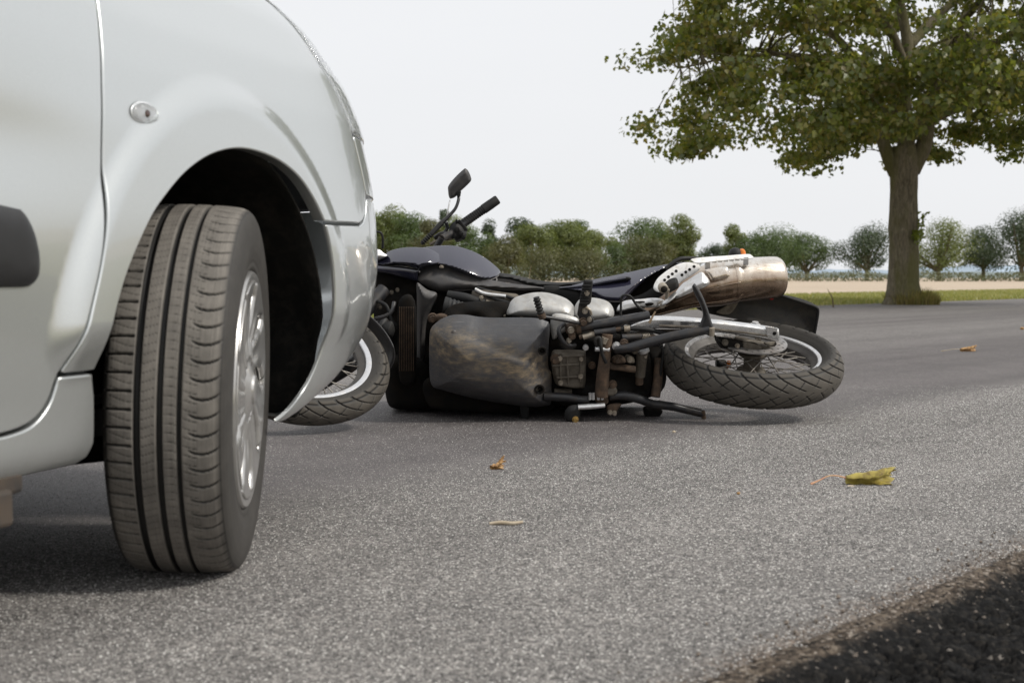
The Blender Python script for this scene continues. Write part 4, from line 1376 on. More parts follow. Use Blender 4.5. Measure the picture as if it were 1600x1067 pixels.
WHEEL = empty('wheel', (-.086, 0.024, .3105), (0, R(1.8), R(20.4))); WHEEL.parent = CAR
TY = car_tyre('tyre', WHEEL)
hub_parts(WHEEL)
for (x, y, rz) in ((-1.68, 0, 180 + 21), (-.13, -2.73, 0), (-1.67, -2.73, 180)):
    w2 = WHEEL.copy(); COL.objects.link(w2); w2.location = (x, y, .3125); w2.rotation_euler = (0, 0, R(rz))
    for ch in list(WHEEL.children):
        c = ch.copy(); COL.objects.link(c); c.parent = w2
# ================================================================== MOTORCYCLE lying on its side
# local axes: x to its tail, y to its top (saddle side), z to the flank that now faces up
TAU, PSI = R(17), R(5)
B0 = at(1175, 566, 5.07)
BM = Matrix.Translation(B0) @ Matrix.Rotation(PSI, 4, 'Z') @ Matrix.Rotation(TAU, 4, 'X')
BI = BM.inverted()
BIKE = empty('motorcycle'); BIKE.matrix_world = BM
tag(BIKE, 'dark blue and black motorcycle lying on its side in the road behind the van', 'motorcycle')
_c0 = BI @ Vector((0, 0, CAM_H))
def bp(px, py, y):
    "bike-local point in the plane local y = const that shows at this place of the photograph"
    d = (BI.to_3x3() @ ray(px, py))
    t = (y - _c0.y) / d.y
    return _c0 + d * t

M_TANK = std_mat('blue_black_gloss', (.026, .026, .044), .14, var=.10, coat=1.0, rvar=.05, nscale=5, spec=.7)
M_PLAST = std_mat('grey_matt_plastic', (.055, .053, .054), .42, var=.12, nscale=8, bumps=.12, bscale=900, dirt=(.10, .09, .08), dirt_amt=.35, dscale=25)
M_SEAT = std_mat('seat_vinyl', (.018, .018, .018), .50, bumps=.25, bscale=700)
M_RUB = std_mat('black_rubber', (.013, .013, .013), .60, bumps=.2, bscale=600, spec=.35, dirt=(.045, .04, .034), dirt_amt=.2)
M_FRAME = std_mat('black_tube', (.018, .018, .020), .36, dirt=(.060, .045, .032), dirt_amt=.28, dscale=26)
M_ALU = std_mat('cast_aluminium', (.62, .62, .62), .38, metal=.75, bumps=.18, bscale=700, dirt=(.30, .26, .21), dirt_amt=.25, dscale=45)
M_ALUP = std_mat('painted_casting', (.42, .415, .40), .42, metal=.35, bumps=.1, bscale=500, dirt=(.30, .26, .21), dirt_amt=.22, dscale=40)
M_ALUD = std_mat('dirty_casting', (.17, .15, .12), .65, metal=.4, bumps=.5, bscale=260, dirt=(.055, .042, .030), dirt_amt=.75, dscale=24)
M_SWING = std_mat('polished_swingarm', (.70, .70, .70), .24, metal=.9, var=.06, dirt=(.25, .22, .18), dirt_amt=.22, dscale=30)
M_RUST = std_mat('rusty_metal', (.12, .078, .05), .8, metal=.2, var=.4, nscale=45, bumps=.5, bscale=300, dirt=(.03, .024, .02), dirt_amt=.6, dscale=30)
M_OIL = std_mat('oily_block', (.008, .0075, .007), .7, bumps=.4, bscale=200, spec=.2, dirt=(.022, .017, .012), dirt_amt=.5, dscale=22)
M_ZINC = std_mat('zinc_bolt', (.42, .38, .32), .42, metal=.8, dirt=(.16, .11, .06), dirt_amt=.5, dscale=60)
M_WHITE = std_mat('heat_shield', (.80, .79, .77), .45, metal=.0, var=.05, dirt=(.36, .31, .25), dirt_amt=.3, dscale=30)
M_RIM = std_mat('rim_aluminium', (.66, .66, .67), .30, metal=.75, var=.06, dirt=(.26, .23, .19), dirt_amt=.25, dscale=30)
M_BARREL = std_mat('rim_barrel', (.115, .11, .105), .42, metal=.6, dirt=(.08, .07, .06), dirt_amt=.5)
M_DISC = std_mat('disc_steel', (.45, .44, .43), .28, metal=.9, dirt=(.12, .09, .07), dirt_amt=.5)
M_SPOKE = std_mat('spoke_steel', (.34, .32, .29), .4, metal=.8, dirt=(.08, .06, .045), dirt_amt=.6)
M_RED = std_mat('red_lens', (.45, .012, .012), .2, var=.05)
M_TAN = std_mat('tan_rag', (.38, .28, .18), .8)
M_FEND = std_mat('muddy_fender', (.030, .029, .028), .6, bumps=.4, bscale=300, dirt=(.085, .075, .060), dirt_amt=.6, dscale=26)

def exhaust_mat():
    m, nt, b = new_mat('heat_tint_top_highlight')
    co = obj_co(nt)
    sep = N(nt, 'ShaderNodeSeparateXYZ'); nt.links.new(co, sep.inputs[0])
    n1 = tex_noise(nt, co, 9, 7, .65, .5); n2 = tex_noise(nt, co, 60, 4, .6)
    mpn = N(nt, 'ShaderNodeMapping'); mpn.inputs['Scale'].default_value = (9, 40, 40); nt.links.new(co, mpn.inputs[0])
    st = tex_noise(nt, mpn.outputs[0], 2, 5, .6)
    f = math_n(nt, 'ADD', math_n(nt, 'MULTIPLY', n1.outputs[0], .42), math_n(nt, 'MULTIPLY', math_n(nt, 'SUBTRACT', sep.outputs['Z'], .225), -2.6))  # paler towards the top: sky highlight painted over the brown heat tint
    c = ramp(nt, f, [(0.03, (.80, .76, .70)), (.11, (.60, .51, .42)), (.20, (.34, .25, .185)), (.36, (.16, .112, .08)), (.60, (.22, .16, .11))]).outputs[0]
    c = mix(nt, ramp(nt, n2.outputs[0], [(.58, 0), (.75, .5)]).outputs[0], c, (.22, .13, .08))
    nt.links.new(c, b.inputs['Base Color']); b.inputs['Metallic'].default_value = .92
    nt.links.new(ramp(nt, st.outputs[0], [(.3, .16), (.7, .38)]).outputs[0], b.inputs['Roughness'])
    bump(nt, b, n1.outputs[0], .12, .006)
    return m
M_EXH = exhaust_mat()

def skid_mat():
    m, nt, b = new_mat('scuffed_skid_plate')
    co = obj_co(nt)
    sep = N(nt, 'ShaderNodeSeparateXYZ'); nt.links.new(co, sep.inputs[0])
    n1 = tex_noise(nt, co, 14, 8, .7, .3)
    mpn = N(nt, 'ShaderNodeMapping'); mpn.inputs['Scale'].default_value = (9, 20, 24); mpn.inputs['Rotation'].default_value = (0, R(-10), 0); nt.links.new(co, mpn.inputs[0])
    st = tex_noise(nt, mpn.outputs[0], 2.2, 6, .7)
    base = ramp(nt, n1.outputs[0], [(.3, (.040, .041, .046)), (.7, (.068, .069, .075))]).outputs[0]
    # dried mud thrown in a band along the middle (local z against x)
    zz = math_n(nt, 'ADD', sep.outputs['Z'], math_n(nt, 'MULTIPLY', math_n(nt, 'ADD', sep.outputs['X'], .9), .26))
    zz = math_n(nt, 'ADD', zz, math_n(nt, 'MULTIPLY', math_n(nt, 'SUBTRACT', n1.outputs[0], .5), .16))
    mr = N(nt, 'ShaderNodeMapRange'); mr.inputs[1].default_value = -.14; mr.inputs[2].default_value = .26; nt.links.new(zz, mr.inputs[0])
    band = ramp(nt, mr.outputs[0], [(.0, .02), (.22, .12), (.35, .55), (.45, 1.0), (.56, .7), (.68, .10), (.85, 0.0)])
    f = math_n(nt, 'MULTIPLY', band.outputs[0], ramp(nt, st.outputs[0], [(.34, .05), (.72, 1.0)]).outputs[0])
    tan = ramp(nt, st.outputs[0], [(.35, (.13, .10, .065)), (.7, (.33, .25, .15))]).outputs[0]
    c = mix(nt, f, base, tan)
    # hairline scratches
    mp2 = N(nt, 'ShaderNodeMapping'); mp2.inputs['Scale'].default_value = (5, 60, 210); mp2.inputs['Rotation'].default_value = (0, R(-14), 0); nt.links.new(co, mp2.inputs[0])
    sc = tex_noise(nt, mp2.outputs[0], 1.5, 3, .5)
    c = mix(nt, ramp(nt, sc.outputs[0], [(.64, 0), (.72, .6)]).outputs[0], c, (.21, .20, .19))
    nt.links.new(c, b.inputs['Base Color'])
    nt.links.new(mix(nt, f, .42, .85), b.inputs['Roughness'])
    bump(nt, b, st.outputs[0], .35, .003)
    return m
M_SKID = skid_mat()

BACK = tuple((BI.to_3x3() @ Vector((0, 1, -.12))).normalized())
def T(name, pts, r, m, parent=None, seg=12, n=6, **k):
    return tube(name, [bp(*p) for p in pts], r, m, parent or BIKE, seg, n, **k)

def pillow(name, outline, y0, bulge, w, depth, m, parent=None, step=.007, kx=0., kz=0., sm=True, rim=.003, nspl=5, lumps=0.0, fun=None):
    L = [bp(a, b, y0) for a, b in outline]
    for it in range(4):
        mx = sum(p.x for p in L) / len(L); mz = sum(p.z for p in L) / len(L)
        L = [bp(a, b, y0 + kx * (p.x - mx) + kz * (p.z - mz)) for (a, b), p in zip(outline, L)]
    mx = sum(p.x for p in L) / len(L); mz = sum(p.z for p in L) / len(L)
    P = np.array([(p.x, p.z) for p in L])
    if sm: P = spline2(P, nspl)
    area = 0.5 * np.sum(P[:, 0] * np.roll(P[:, 1], -1) - np.roll(P[:, 0], -1) * P[:, 1])
    if area < 0: P = P[::-1]
    P = densify(P, step * 1.6)
    cx, cz = mx, mz
    def S(a, b):
        a = np.asarray(a, float); b = np.asarray(b, float)
        ins = inside(P, a, b)
        d = poly_dist(P, a, b) * np.where(ins, 1, -.3)
        t = np.clip(d / w, 0, 1)
        y = y0 - bulge * (1 - (1 - t) ** 2.2) + kx * (a - cx) + kz * (b - cz)
        if lumps:
            y = y + lumps * np.sin(a * 47 + 1.3) * np.cos(b * 61 + .4) * t
        if fun is not None: y = y + fun(a, b, t)
        return np.stack([a, y, b], -1)
    return surf_panel(name, P, S, step, m, parent or BIKE, rim, depth, eps=step * .35, back=BACK)

def prism(name, outline, y0, depth, m, parent=None, bw=.003, y_of=None):
    L = [bp(p[0], p[1], p[2] if len(p) > 2 else y0) for p in outline]
    n = len(L)
    V = L + [p + Vector(BACK) * depth for p in L]
    F = [tuple(range(n)), tuple(reversed(range(n, 2 * n)))] + [(i, i + n, (i + 1) % n + n, (i + 1) % n) for i in range(n)]
    o = mesh(name, V, F, m, parent or BIKE, smooth=False)
    bm = bmesh.new(); bm.from_mesh(o.data); bmesh.ops.recalc_face_normals(bm, faces=bm.faces); bm.to_mesh(o.data); bm.free()
    if bw: bev(o, bw)
    return o

def cyl_geo(a, b, r, seg=14, r2=None):
    return tube_geo([a, b], [r, r2 if r2 is not None else r], seg, 1, smooth_path=False)

def bolt(px, py, y, r, m=None, h=.012, parent=None, name='bolt', seg=6):
    p = bp(px, py, y)
    V, F = join_geo([cyl_geo(p + Vector((0, .004, 0)), p - Vector((0, h, 0)), r, seg), cyl_geo(p + Vector((0, .006, 0)), p - Vector((0, h * .25, 0)), r * 1.45, 16)])
    return smooth_by_angle(mesh(name, V, F, m or M_ZINC, parent or BIKE), 30)

def vbolt(px, py, y, r, m=None, h=.012, parent=None, name='bolt'):   # axis along local z (across the bike)
    p = bp(px, py, y)
    V, F = join_geo([cyl_geo(p, p + Vector((0, 0, h)), r, 6), cyl_geo(p - Vector((0, 0, .004)), p + Vector((0, 0, h * .3)), r * 1.5, 16)])
    return smooth_by_angle(mesh(name, V, F, m or M_ZINC, parent or BIKE), 30)

# ---------------------------------------------------------------- wheels
M_MTYRE = rubber_mat('bike_rubber', (.016, .015, .013), (.105, .093, .078))
def bike_tyre(name, parent, R0, hw, rim_r, npat, nA):
    # tread profile: round crown, then sidewall to the rim
    ang = np.linspace(0, 1, 46)
    tw = hw * 1.0
    xs, rs = [], []
    for t in np.linspace(0, 1, 34):          # crown from centre to shoulder
        xs.append(tw * t); rs.append(R0 - .030 * t ** 2.3)
    for t in np.linspace(.06, 1, 20):        # sidewall
        a = t * PI / 2
        xs.append(tw * (1.0 + .05 * math.sin(min(1, t * 1.6) * PI)) - (tw * .45) * t ** 2.2)
        rs.append(R0 - .030 - (R0 - .030 - rim_r) * t)
    xs, rs = np.array(xs), np.array(rs)
    X = np.concatenate([-xs[::-1], xs[1:]]); RR = np.concatenate([rs[::-1], rs[1:]])
    st = np.concatenate([[0], np.cumsum(np.hypot(np.diff(xs), np.diff(rs)))]); ST = np.concatenate([-st[::-1], st[1:]])
    A = np.arange(nA) * 2 * PI / nA
    a2, s2 = np.meshgrid(A, ST, indexing='ij')
    pitch = 2 * PI * R0 / npat
    arc = a2 / (2 * PI) * npat
    ts = st[33]
    v = np.clip(np.abs(s2) / ts, 0, 1.6); side = (s2 > 0) * .5
    depth = np.zeros_like(a2)
    def g(phase, lo, hi, w, d):
        t = np.abs(frac(phase) - .5) * pitch
        k = np.clip((w / 2 + .0018 - t) / .0024, 0, 1)
        e = np.clip((v - lo) / .05, 0, 1) * np.clip((hi - v) / .06, 0, 1)
        return k * np.minimum(1, e) * d
    # long curved grooves from the shoulder to near the crown, and a branch leaving each midway
    depth = np.maximum(depth, g(arc + side - 1.75 * np.clip(1 - v, 0, 1) ** 1.35, .05, 1.25, .0035 + .0060 * np.clip(v, 0, 1) ** 2, .0068))
    depth = np.maximum(depth, g(arc + side + .35 + 1.15 * np.clip(.62 - v, 0, 1), .14, .60, .0038, .0040))
    # shoulder line
    k = np.clip((.0042 - np.abs(np.abs(s2) - ts * .80)) / .0024, 0, 1) * .0022
    depth = np.maximum(depth, k)
    r = np.broadcast_to(RR, a2.shape) - depth
    V = np.stack([r * np.cos(a2), r * np.sin(a2), np.broadcast_to(X, a2.shape)], -1).reshape(-1, 3)
    m = len(ST); i, j = np.meshgrid(np.arange(nA), np.arange(m - 1), indexing='ij'); i2 = (i + 1) % nA
    F = np.stack([i * m + j, i2 * m + j, i2 * m + j + 1, i * m + j + 1], -1).reshape(-1, 4)
    me = bpy.data.meshes.new(name); me.from_pydata(V.tolist(), [], F.tolist()); me.update()
    me.polygons.foreach_set('use_smooth', [True] * len(me.polygons))
    uvv = np.stack([a2 * R0, s2], -1).reshape(-1, 2)
    ul = me.uv_layers.new(name='UVMap'); li = np.empty(len(me.loops), dtype=np.int32); me.loops.foreach_get('vertex_index', li)
    ul.data.foreach_set('uv', uvv[li].astype(np.float32).ravel())
    face = np.clip(1 - depth / .002, 0, 1) * np.clip((1.12 - v) / .1, 0, 1)
    face = np.maximum(face, .40 * (v > 1.02))
    at_ = me.attributes.new('rnd', 'FLOAT', 'POINT'); at_.data.foreach_set('value', face.astype(np.float32).ravel())
    return link_mesh(name, me, M_MTYRE, parent)

def bike_wheel(name, label, M, R0, hw, rr, disc_r, spokes=36):
    w = empty(name); w.parent = BIKE; w.matrix_parent_inverse = Matrix(); w.matrix_local = M
    bike_tyre('tyre', w, R0, hw, rr + .004, 30, 30 * 24)
    e = .030
    lathe('rim', [(rr + .010, e - .012), (rr + .012, e - .004), (rr + .010, e + .003), (rr + .002, e + .005), (rr - .006, e + .001), (rr - .010, e - .006), (rr - .022, e - .014), (rr - .030, .008), (rr - .030, -.008), (rr - .022, -e + .014),
                  (rr - .010, -e + .006), (rr - .006, -e - .001), (rr + .002, -e - .005), (rr + .010, -e - .003), (rr + .010, -e + .010), (rr - .004, -e + .012), (rr - .012, 0), (rr - .004, e - .012)], M_BARREL, w, 96, 'z', close=True, sm=28)
    for zz_ in (e, -e):
        q_ = 1 if zz_ > 0 else -1
        lathe('rim_lip', [(rr + .0125, zz_ - q_ * .006), (rr + .0125, zz_ + q_ * .003), (rr + .002, zz_ + q_ * .0062), (rr - .0075, zz_ + q_ * .0015), (rr - .0085, zz_ - q_ * .004), (rr, zz_ - q_ * .004)], M_RIM, w, 96, 'z', close=True, sm=50)
    lathe('hub', [(.0, .052), (.020, .052), (.024, .040), (.050, .038), (.054, .034), (.050, .028), (.030, .020), (.030, -.020), (.050, -.028), (.054, -.034), (.050, -.038), (.02, -.045), (0, -.045)], M_ALUD, w, 36, 'z')
    base = {}
    n = spokes
    for k in range(n):
        key = k % 4
        zf = .031 if key % 2 == 0 else -.031
        lead = (1 if key < 2 else -1) * R(62)
        if key not in base:
            a = Vector((.049 * math.cos(lead), .049 * math.sin(lead), zf)); b_ = Vector((rr - .028, 0, zf * .12))
            V, F = tube_geo([a, b_], .0021, 6, 1, smooth_path=False)
            base[key] = mesh('spoke', V, F, M_SPOKE, w); o = base[key]
        else:
            o = base[key].copy(); COL.objects.link(o); o.parent = w
        o.rotation_euler = (0, 0, 2 * PI * k / n)
    if disc_r:
        V, F = [], []
        zc = .072
        # perforated disc: grid in polar coordinates with the holes left out as real gaps
        nA = 180; rs = np.linspace(disc_r - .038, disc_r, 9)
        keep = []
        for i in range(nA):
            for r in rs:
                a = 2 * PI * i / nA
                V.append((r * math.cos(a), r * math.sin(a), zc))
        mR = len(rs)
        for i in range(nA):
            for j in range(mR - 1):
                a = (i + .5) / nA * 30; r = (rs[j] + rs[j + 1]) / 2
                row = int(math.floor(a)) % 3
                rc = disc_r - .038 + .009 + row * .010
                if abs((a % 1) - .5) * 2 * PI * r / 30 < .0042 and abs(r - rc) < .0042: continue
                i2 = (i + 1) % nA
                F.append((i * mR + j, i2 * mR + j, i2 * mR + j + 1, i * mR + j + 1))
        o = mesh('brake_disc', V, F, M_DISC, w, smooth=False)
        s = o.modifiers.new('t', 'SOLIDIFY'); s.thickness = .005
        G = []
        for k in range(6):
            a = 2 * PI * k / 6
            G.append(tube_geo([(.040 * math.cos(a - .3), .040 * math.sin(a - .3), .066), ((disc_r - .032) * math.cos(a), (disc_r - .032) * math.sin(a), .070)], [.012, .007], 8, 1, smooth_path=False))
        G.append(lathe_geo([(0, .075), (.03, .075), (.048, .070), (.048, .050), (0, .05)], 24, 'z'))
        mesh('disc_carrier', *join_geo(G), M_ALUD, w, smooth=False)
    return w

bike_wheel('rear_wheel', None, Matrix.Translation(Vector((0, 0, 0))) @ Matrix.Rotation(.13, 4, 'Z'), .322, .062, .236, .118)
# front wheel: turned on the fork; built from its axle direction in world space
fn = Vector((.30, -.50, .81)).normalized()
fq = fn.to_track_quat('Z', 'Y').to_matrix().to_4x4()
fcw = Vector((-.728, 4.74, .240))
bike_wheel('front_wheel', None, BI @ (Matrix.Translation(fcw) @ fq), .328, .050, .248, .13)
FWM = BI @ (Matrix.Translation(fcw) @ fq)
# front mudguard following the tyre
def fender_arc():
    V, F = [], []
    A = np.linspace(R(-8), R(95), 34); W = np.linspace(-1, 1, 11)
    for a in A:
        for q in W:
            r = .352 - .020 * q * q
            V.append(FWM @ Vector((r * math.cos(a), r * math.sin(a), .066 * q)))
    n = len(W)
    for i in range(len(A) - 1):
        for j in range(n - 1): F.append((i * n + j, i * n + j + 1, (i + 1) * n + j + 1, (i + 1) * n + j))
    o = mesh('front_mudguard', V, F, M_PLAST, BIKE)
    s = o.modifiers.new('t', 'SOLIDIFY'); s.thickness = .003
fender_arc()

# ---------------------------------------------------------------- dark masses behind the parts, with added backing for shaded gaps
pillow('engine_block', [(700, 480), (780, 470), (900, 478), (985, 500), (1030, 528), (1040, 560), (1034, 612), (960, 632), (860, 634), (760, 620), (700, 600), (690, 540)], .06, .02, .05, .36, M_OIL, lumps=.01)
pillow('gearbox_casing', [(862, 520), (960, 520), (1012, 545), (1012, 618), (950, 630), (866, 628)], .0, .012, .04, .2, M_OIL, lumps=.012)
pillow('front_shade_backing', [(585, 420), (650, 425), (700, 446), (704, 500), (700, 600), (664, 612), (622, 610), (600, 560), (584, 500)], .40, .02, .06, .30, M_OIL, lumps=.006)  # added dark backing, stands for the shade behind the fork
pillow('lower_fairing', [(604, 560), (660, 560), (674, 600), (676, 636), (630, 640), (604, 628)], .22, .03, .05, .40, M_OIL)
pillow('belly_side', [(668, 590), (760, 600), (862, 618), (862, 640), (800, 645), (700, 640), (668, 632)], .06, .01, .03, .4, M_OIL)

pillow('frame_shade_backing', [(688, 446), (740, 448), (800, 450), (860, 450), (900, 446), (960, 434), (1020, 420), (1056, 410), (1080, 412), (1070, 440), (1040, 470), (960, 500), (860, 500), (740, 496), (690, 490)], .53, .01, .03, .04, M_OIL)  # added black sheet for the shade under shroud, seat and heat shield
# radiator with fins between the fork and the shroud
def radiator():
    pillow('radiator', [(623, 470), (648, 468), (650, 560), (648, 598), (625, 596), (621, 540)], .14, .01, .02, .05, M_OIL)
    G = []
    for i in range(9):
        x = 624.5 + i * 2.7
        G.append(box_geo(bp(x, 530, .127), (.0022, .006, .24)))
    mesh('radiator_fins', *join_geo(G), M_RUST, BIKE, smooth=False)
radiator()
T('fork_tube', [(600, 452, .26), (560, 500, .16), (520, 540, .02)], .026, M_FRAME)
T('fork_tube', [(600, 500, .24), (560, 560, .12), (500, 600, 0)], .026, M_FRAME)
T('clutch_cable', [(572, 512, .2), (584, 500, .18), (604, 493, .16), (613, 485, .16), (616, 472, .18)], .0075, M_PLAST)
T('brake_hose', [(590, 470, .2), (604, 478, .17), (612, 500, .15), (622, 512, .15)], .006, M_RUB)
pillow('horn', [(598, 505), (612, 500), (618, 512), (614, 526), (600, 526), (594, 516)], .13, .03, .03, .03, M_RUB, step=.005)
for (x, y) in ((594, 480), (621, 453), (612, 457), (627, 484)):
    bolt(x, y, .30, .005, M_ALUD, .01)

# ---------------------------------------------------------------- tank, fairing, seat
pillow('tank', [(640, 388), (668, 382), (700, 379.5), (722, 383), (746, 392), (768, 406), (784, 423), (772, 436), (740, 440), (700, 424), (664, 412), (640, 400)], .42, .16, .12, .16, M_TANK, kz=-.02, step=.0045, rim=.006)
pillow('front_fairing', [(560, 398), (592, 402), (606, 390), (628, 384), (650, 383), (672, 386), (694, 399), (704, 410), (688, 414), (664, 419), (655, 424), (630, 416), (595, 415), (560, 414)], .37, .10, .07, .14, M_TANK, kz=.05, step=.006, rim=.005)
pillow('fairing_side', [(560, 414), (595, 414.5), (630, 417), (655, 421), (654, 428), (652, 440), (632, 435), (600, 427), (560, 422)], .325, .012, .02, .10, M_TANK, kz=-.25, step=.005)
prism('fairing_trim', [(596, 414, .315), (625, 415.2, .315), (653, 420.5, .315), (653, 422.5, .315), (625, 417.2, .315), (596, 416, .315)], .315, .02, M_RUB, bw=.001)
pillow('seat', [(776, 424), (800, 426), (830, 433), (870, 438), (910, 436), (950, 429), (990, 421), (1030, 414), (1050, 412), (1046, 420), (1000, 428), (950, 437), (905, 445), (870, 449), (830, 447), (796, 438), (768, 434)], .50, .035, .05, .14, M_SEAT, kz=.5, step=.006, rim=.006)
pillow('side_shroud', [(653, 428), (660, 418), (674, 412), (690, 410), (704, 414), (730, 424), (762, 434), (800, 441), (846, 447), (846, 452), (800, 452.5), (764, 452), (730, 453.5), (704, 455), (684, 455.5), (668, 449), (652, 438)], .335, .045, .045, .05, M_PLAST, kz=.5, step=.005, nspl=4)
pillow('lower_shroud', [(651, 440), (668, 451), (684, 458), (676, 478), (668, 500), (665, 530), (664, 562), (656, 590), (648, 598), (650, 560), (650, 500), (650, 465)], .275, .03, .03, .06, M_PLAST, step=.005, kz=-.12)
vbolt(690, 416.5, .31, .006, M_ZINC, .004)
pillow('rear_side_panel', [(866, 450), (892, 443), (930, 433), (960, 427), (1000, 418), (1040, 410), (1062, 407), (1070, 409), (1050, 415), (1030, 424), (1010, 437), (990, 455), (974, 471), (955, 473), (935, 470), (922, 462), (900, 455)], .47, .07, .045, .12, M_TANK, kz=1.1, step=.005, rim=.004, nspl=4,
       fun=lambda a, b, t: .010 * np.exp(-((b - (a * -.30) * .0 - .258) / .010) ** 2) * t)
pillow('panel_recess', [(926, 442), (950, 436), (972, 432), (984, 432), (986, 437), (970, 440), (948, 443), (930, 446)], .425, .006, .008, .02, M_RUB, step=.004)
T('panel_fold', [(874, 450, .43), (910, 446.5, .425), (950, 439, .42), (978, 434.5, .42)], [.003, .006, .007, .003], M_TANK)
vbolt(941, 464, .42, .006, M_RUB, .004)
pillow('under_seat', [(850, 446), (900, 452), (930, 470), (1000, 460), (1040, 430), (1064, 414), (1070, 430), (1050, 470), (1000, 490), (900, 492), (850, 470)], .44, .01, .03, .12, M_RUB)
T('grab_rail', [(1040, 420, .40), (1062, 405, .42), (1090, 404, .45)], .008, M_RUB)

# headlamp tip and windscreen stay peeking past the bumper
pillow('headlamp', [(568, 392), (590, 388), (600, 394), (606, 400), (590, 407), (568, 408)], .33, .02, .03, .06, M_ALU, step=.005, kz=.3)
T('screen_stay', [(588, 362, .5), (595, 364, .5), (598, 372, .5), (598, 388, .5)], .0045, M_RUB)

# ---------------------------------------------------------------- skid plate
def skfun(a, b, t):
    p0 = bp(700, 512, -.09); p1 = bp(770, 540, -.09)
    # pressed step running across the upper part
    s = (b - (p0.z + (a - p0.x) * (p1.z - p0.z) / (p1.x - p0.x)))
    return .010 / (1 + np.exp(-s / .004)) * t
sk = [(671, 514), (680, 503), (692, 495), (708, 490), (730, 490), (748, 493), (775, 494.5), (810, 494), (838, 495), (852, 499), (860, 506), (858.5, 540), (858, 570), (861, 578), (863.5, 584), (863, 608), (862, 630), (850, 635), (830, 636), (808, 634), (780, 630), (752, 625), (728, 620), (706, 614), (684, 608), (675, 604), (670, 590), (669, 560), (669, 535)]
SK = pillow('skid_plate', sk, -.040, .105, .135, .14, M_SKID, step=.006, rim=.004, nspl=3, fun=skfun)
for (x, y, r) in ((847, 548, .010), (843, 608, .012)):
    p = bp(x, y, -.125)
    V, F = lathe_geo([(r * 1.5, .0), (r * 1.45, .004), (r, .004), (r * .9, -.012), (r * .45, -.012), (r * .45, -.006), (.0, -.006)], 20, 'y', (0, 0, 0))
    V = [p + Vector((v.x, -v.y, v.z)) for v in V]
    smooth_by_angle(mesh('recessed_bolt', V, F, M_OIL, BIKE), 30)
for (x, y) in ((709, 520), (723, 524), (736, 529)):
    p = bp(x, y, -.10)
    V, F = lathe_geo([(.010, -.004), (.008, .0025), (.0, .004)], 16, 'y')
    mesh('dimple', [p + Vector((v.x, -v.y, v.z)) for v in V], F, M_SKID, BIKE)
for (x, y) in ((704, 588), (717, 591), (730, 595)):
    T('cooling_slot', [(x, y - 7, -.105), (x - 1, y, -.11), (x + 4, y + 7, -.105)], .0045, M_OIL, seg=8)

# ---------------------------------------------------------------- engine, upper side
pillow('cylinder_head', [(742, 452), (790, 456), (812, 462), (808, 492), (760, 494), (730, 486), (735, 466)], .20, .02, .03, .2, M_ALUD, lumps=.008)
pillow('clutch_cover', [(794, 474), (802, 464), (814, 459), (832, 455), (850, 454.5), (868, 458), (884, 464), (894, 472), (898, 480), (898, 496), (870, 498), (800, 494), (790, 487)], .06, .055, .045, .16, M_ALUP, step=.005, kz=.45)
for i in range(3):
    T('cover_rib', [(806 + i * 4, 488 - i * 1.0, .018), (811 + i * 4, 479 - i * 1.0, .022), (820 + i * 4, 470 - i * .8, .035)], .0022, M_ALUP, seg=6)
pillow('sprocket_cover', [(898, 474), (908, 464), (928, 463), (948, 468), (958, 478), (960, 492), (950, 500), (920, 503), (900, 500), (894, 488)], .05, .05, .04, .14, M_ALUP, step=.005, kz=.4)
pillow('engine_side', [(862, 490), (900, 494), (905, 508), (880, 520), (862, 530)], -.02, .02, .02, .1, M_ALUP, step=.005)
T('intake_pipe', [(700, 461, .20), (724, 465, .18), (748, 472, .17), (762, 478, .16)], [.017, .018, .018, .017], M_RUB)
T('intake_clamp', [(756, 475, .155), (764, 479, .155)], .020, M_ALUD)
T('head_pipe', [(762, 479, .155), (780, 484, .14), (806, 491, .13)], [.019, .017, .016], M_ALUP)
T('frame_hose', [(745, 450, .22), (775, 458, .20), (800, 466, .18), (812, 468, .17)], .006, M_RUB)
T('frame_hose', [(738, 456, .21), (770, 466, .18), (798, 474, .15)], .0055, M_RUB)
T('silver_rail', [(742, 452, .19), (758, 459, .18), (790, 463, .18)], .007, M_ALU)
# ribbed rubber boot
def boot():
    a = bp(694, 478, .10); b_ = bp(738, 486, .08)
    n = 40; pts = []; rad = []
    for i in range(n):
        t = i / (n - 1)
        pts.append(a.lerp(b_, t)); rad.append((.030 - .011 * t) * (1 + (.16 * (0.5 + .5 * math.sin(t * 2 * PI * 7)) if t > .15 else .12)))
    V, F = tube_geo(pts, rad, 20, 1, smooth_path=False)
    mesh('rubber_boot', V, F, M_RUB, BIKE)
    T('boot_clamp', [(738, 486, .08), (746, 488, .08)], .018, M_ALUD)
    T('boot_rod', [(744, 488, .08), (762, 490, .06), (790, 492, .05)], .010, M_ZINC)
boot()
bolt(676, 497, .06, .012, M_RUST); bolt(688, 500, .05, .009, M_RUST)
pillow('red_clamp', [(678, 492), (690, 488), (700, 492), (696, 500), (682, 502)], .05, .012, .012, .04, M_RUST, step=.004)
for (x, y, yy, r) in ((752, 466, .165, .006), (778, 476, .14, .006), (784, 488, .10, .007), (815, 498, .03, .005), (770, 491, .06, .006)):
    bolt(x, y, yy, r)
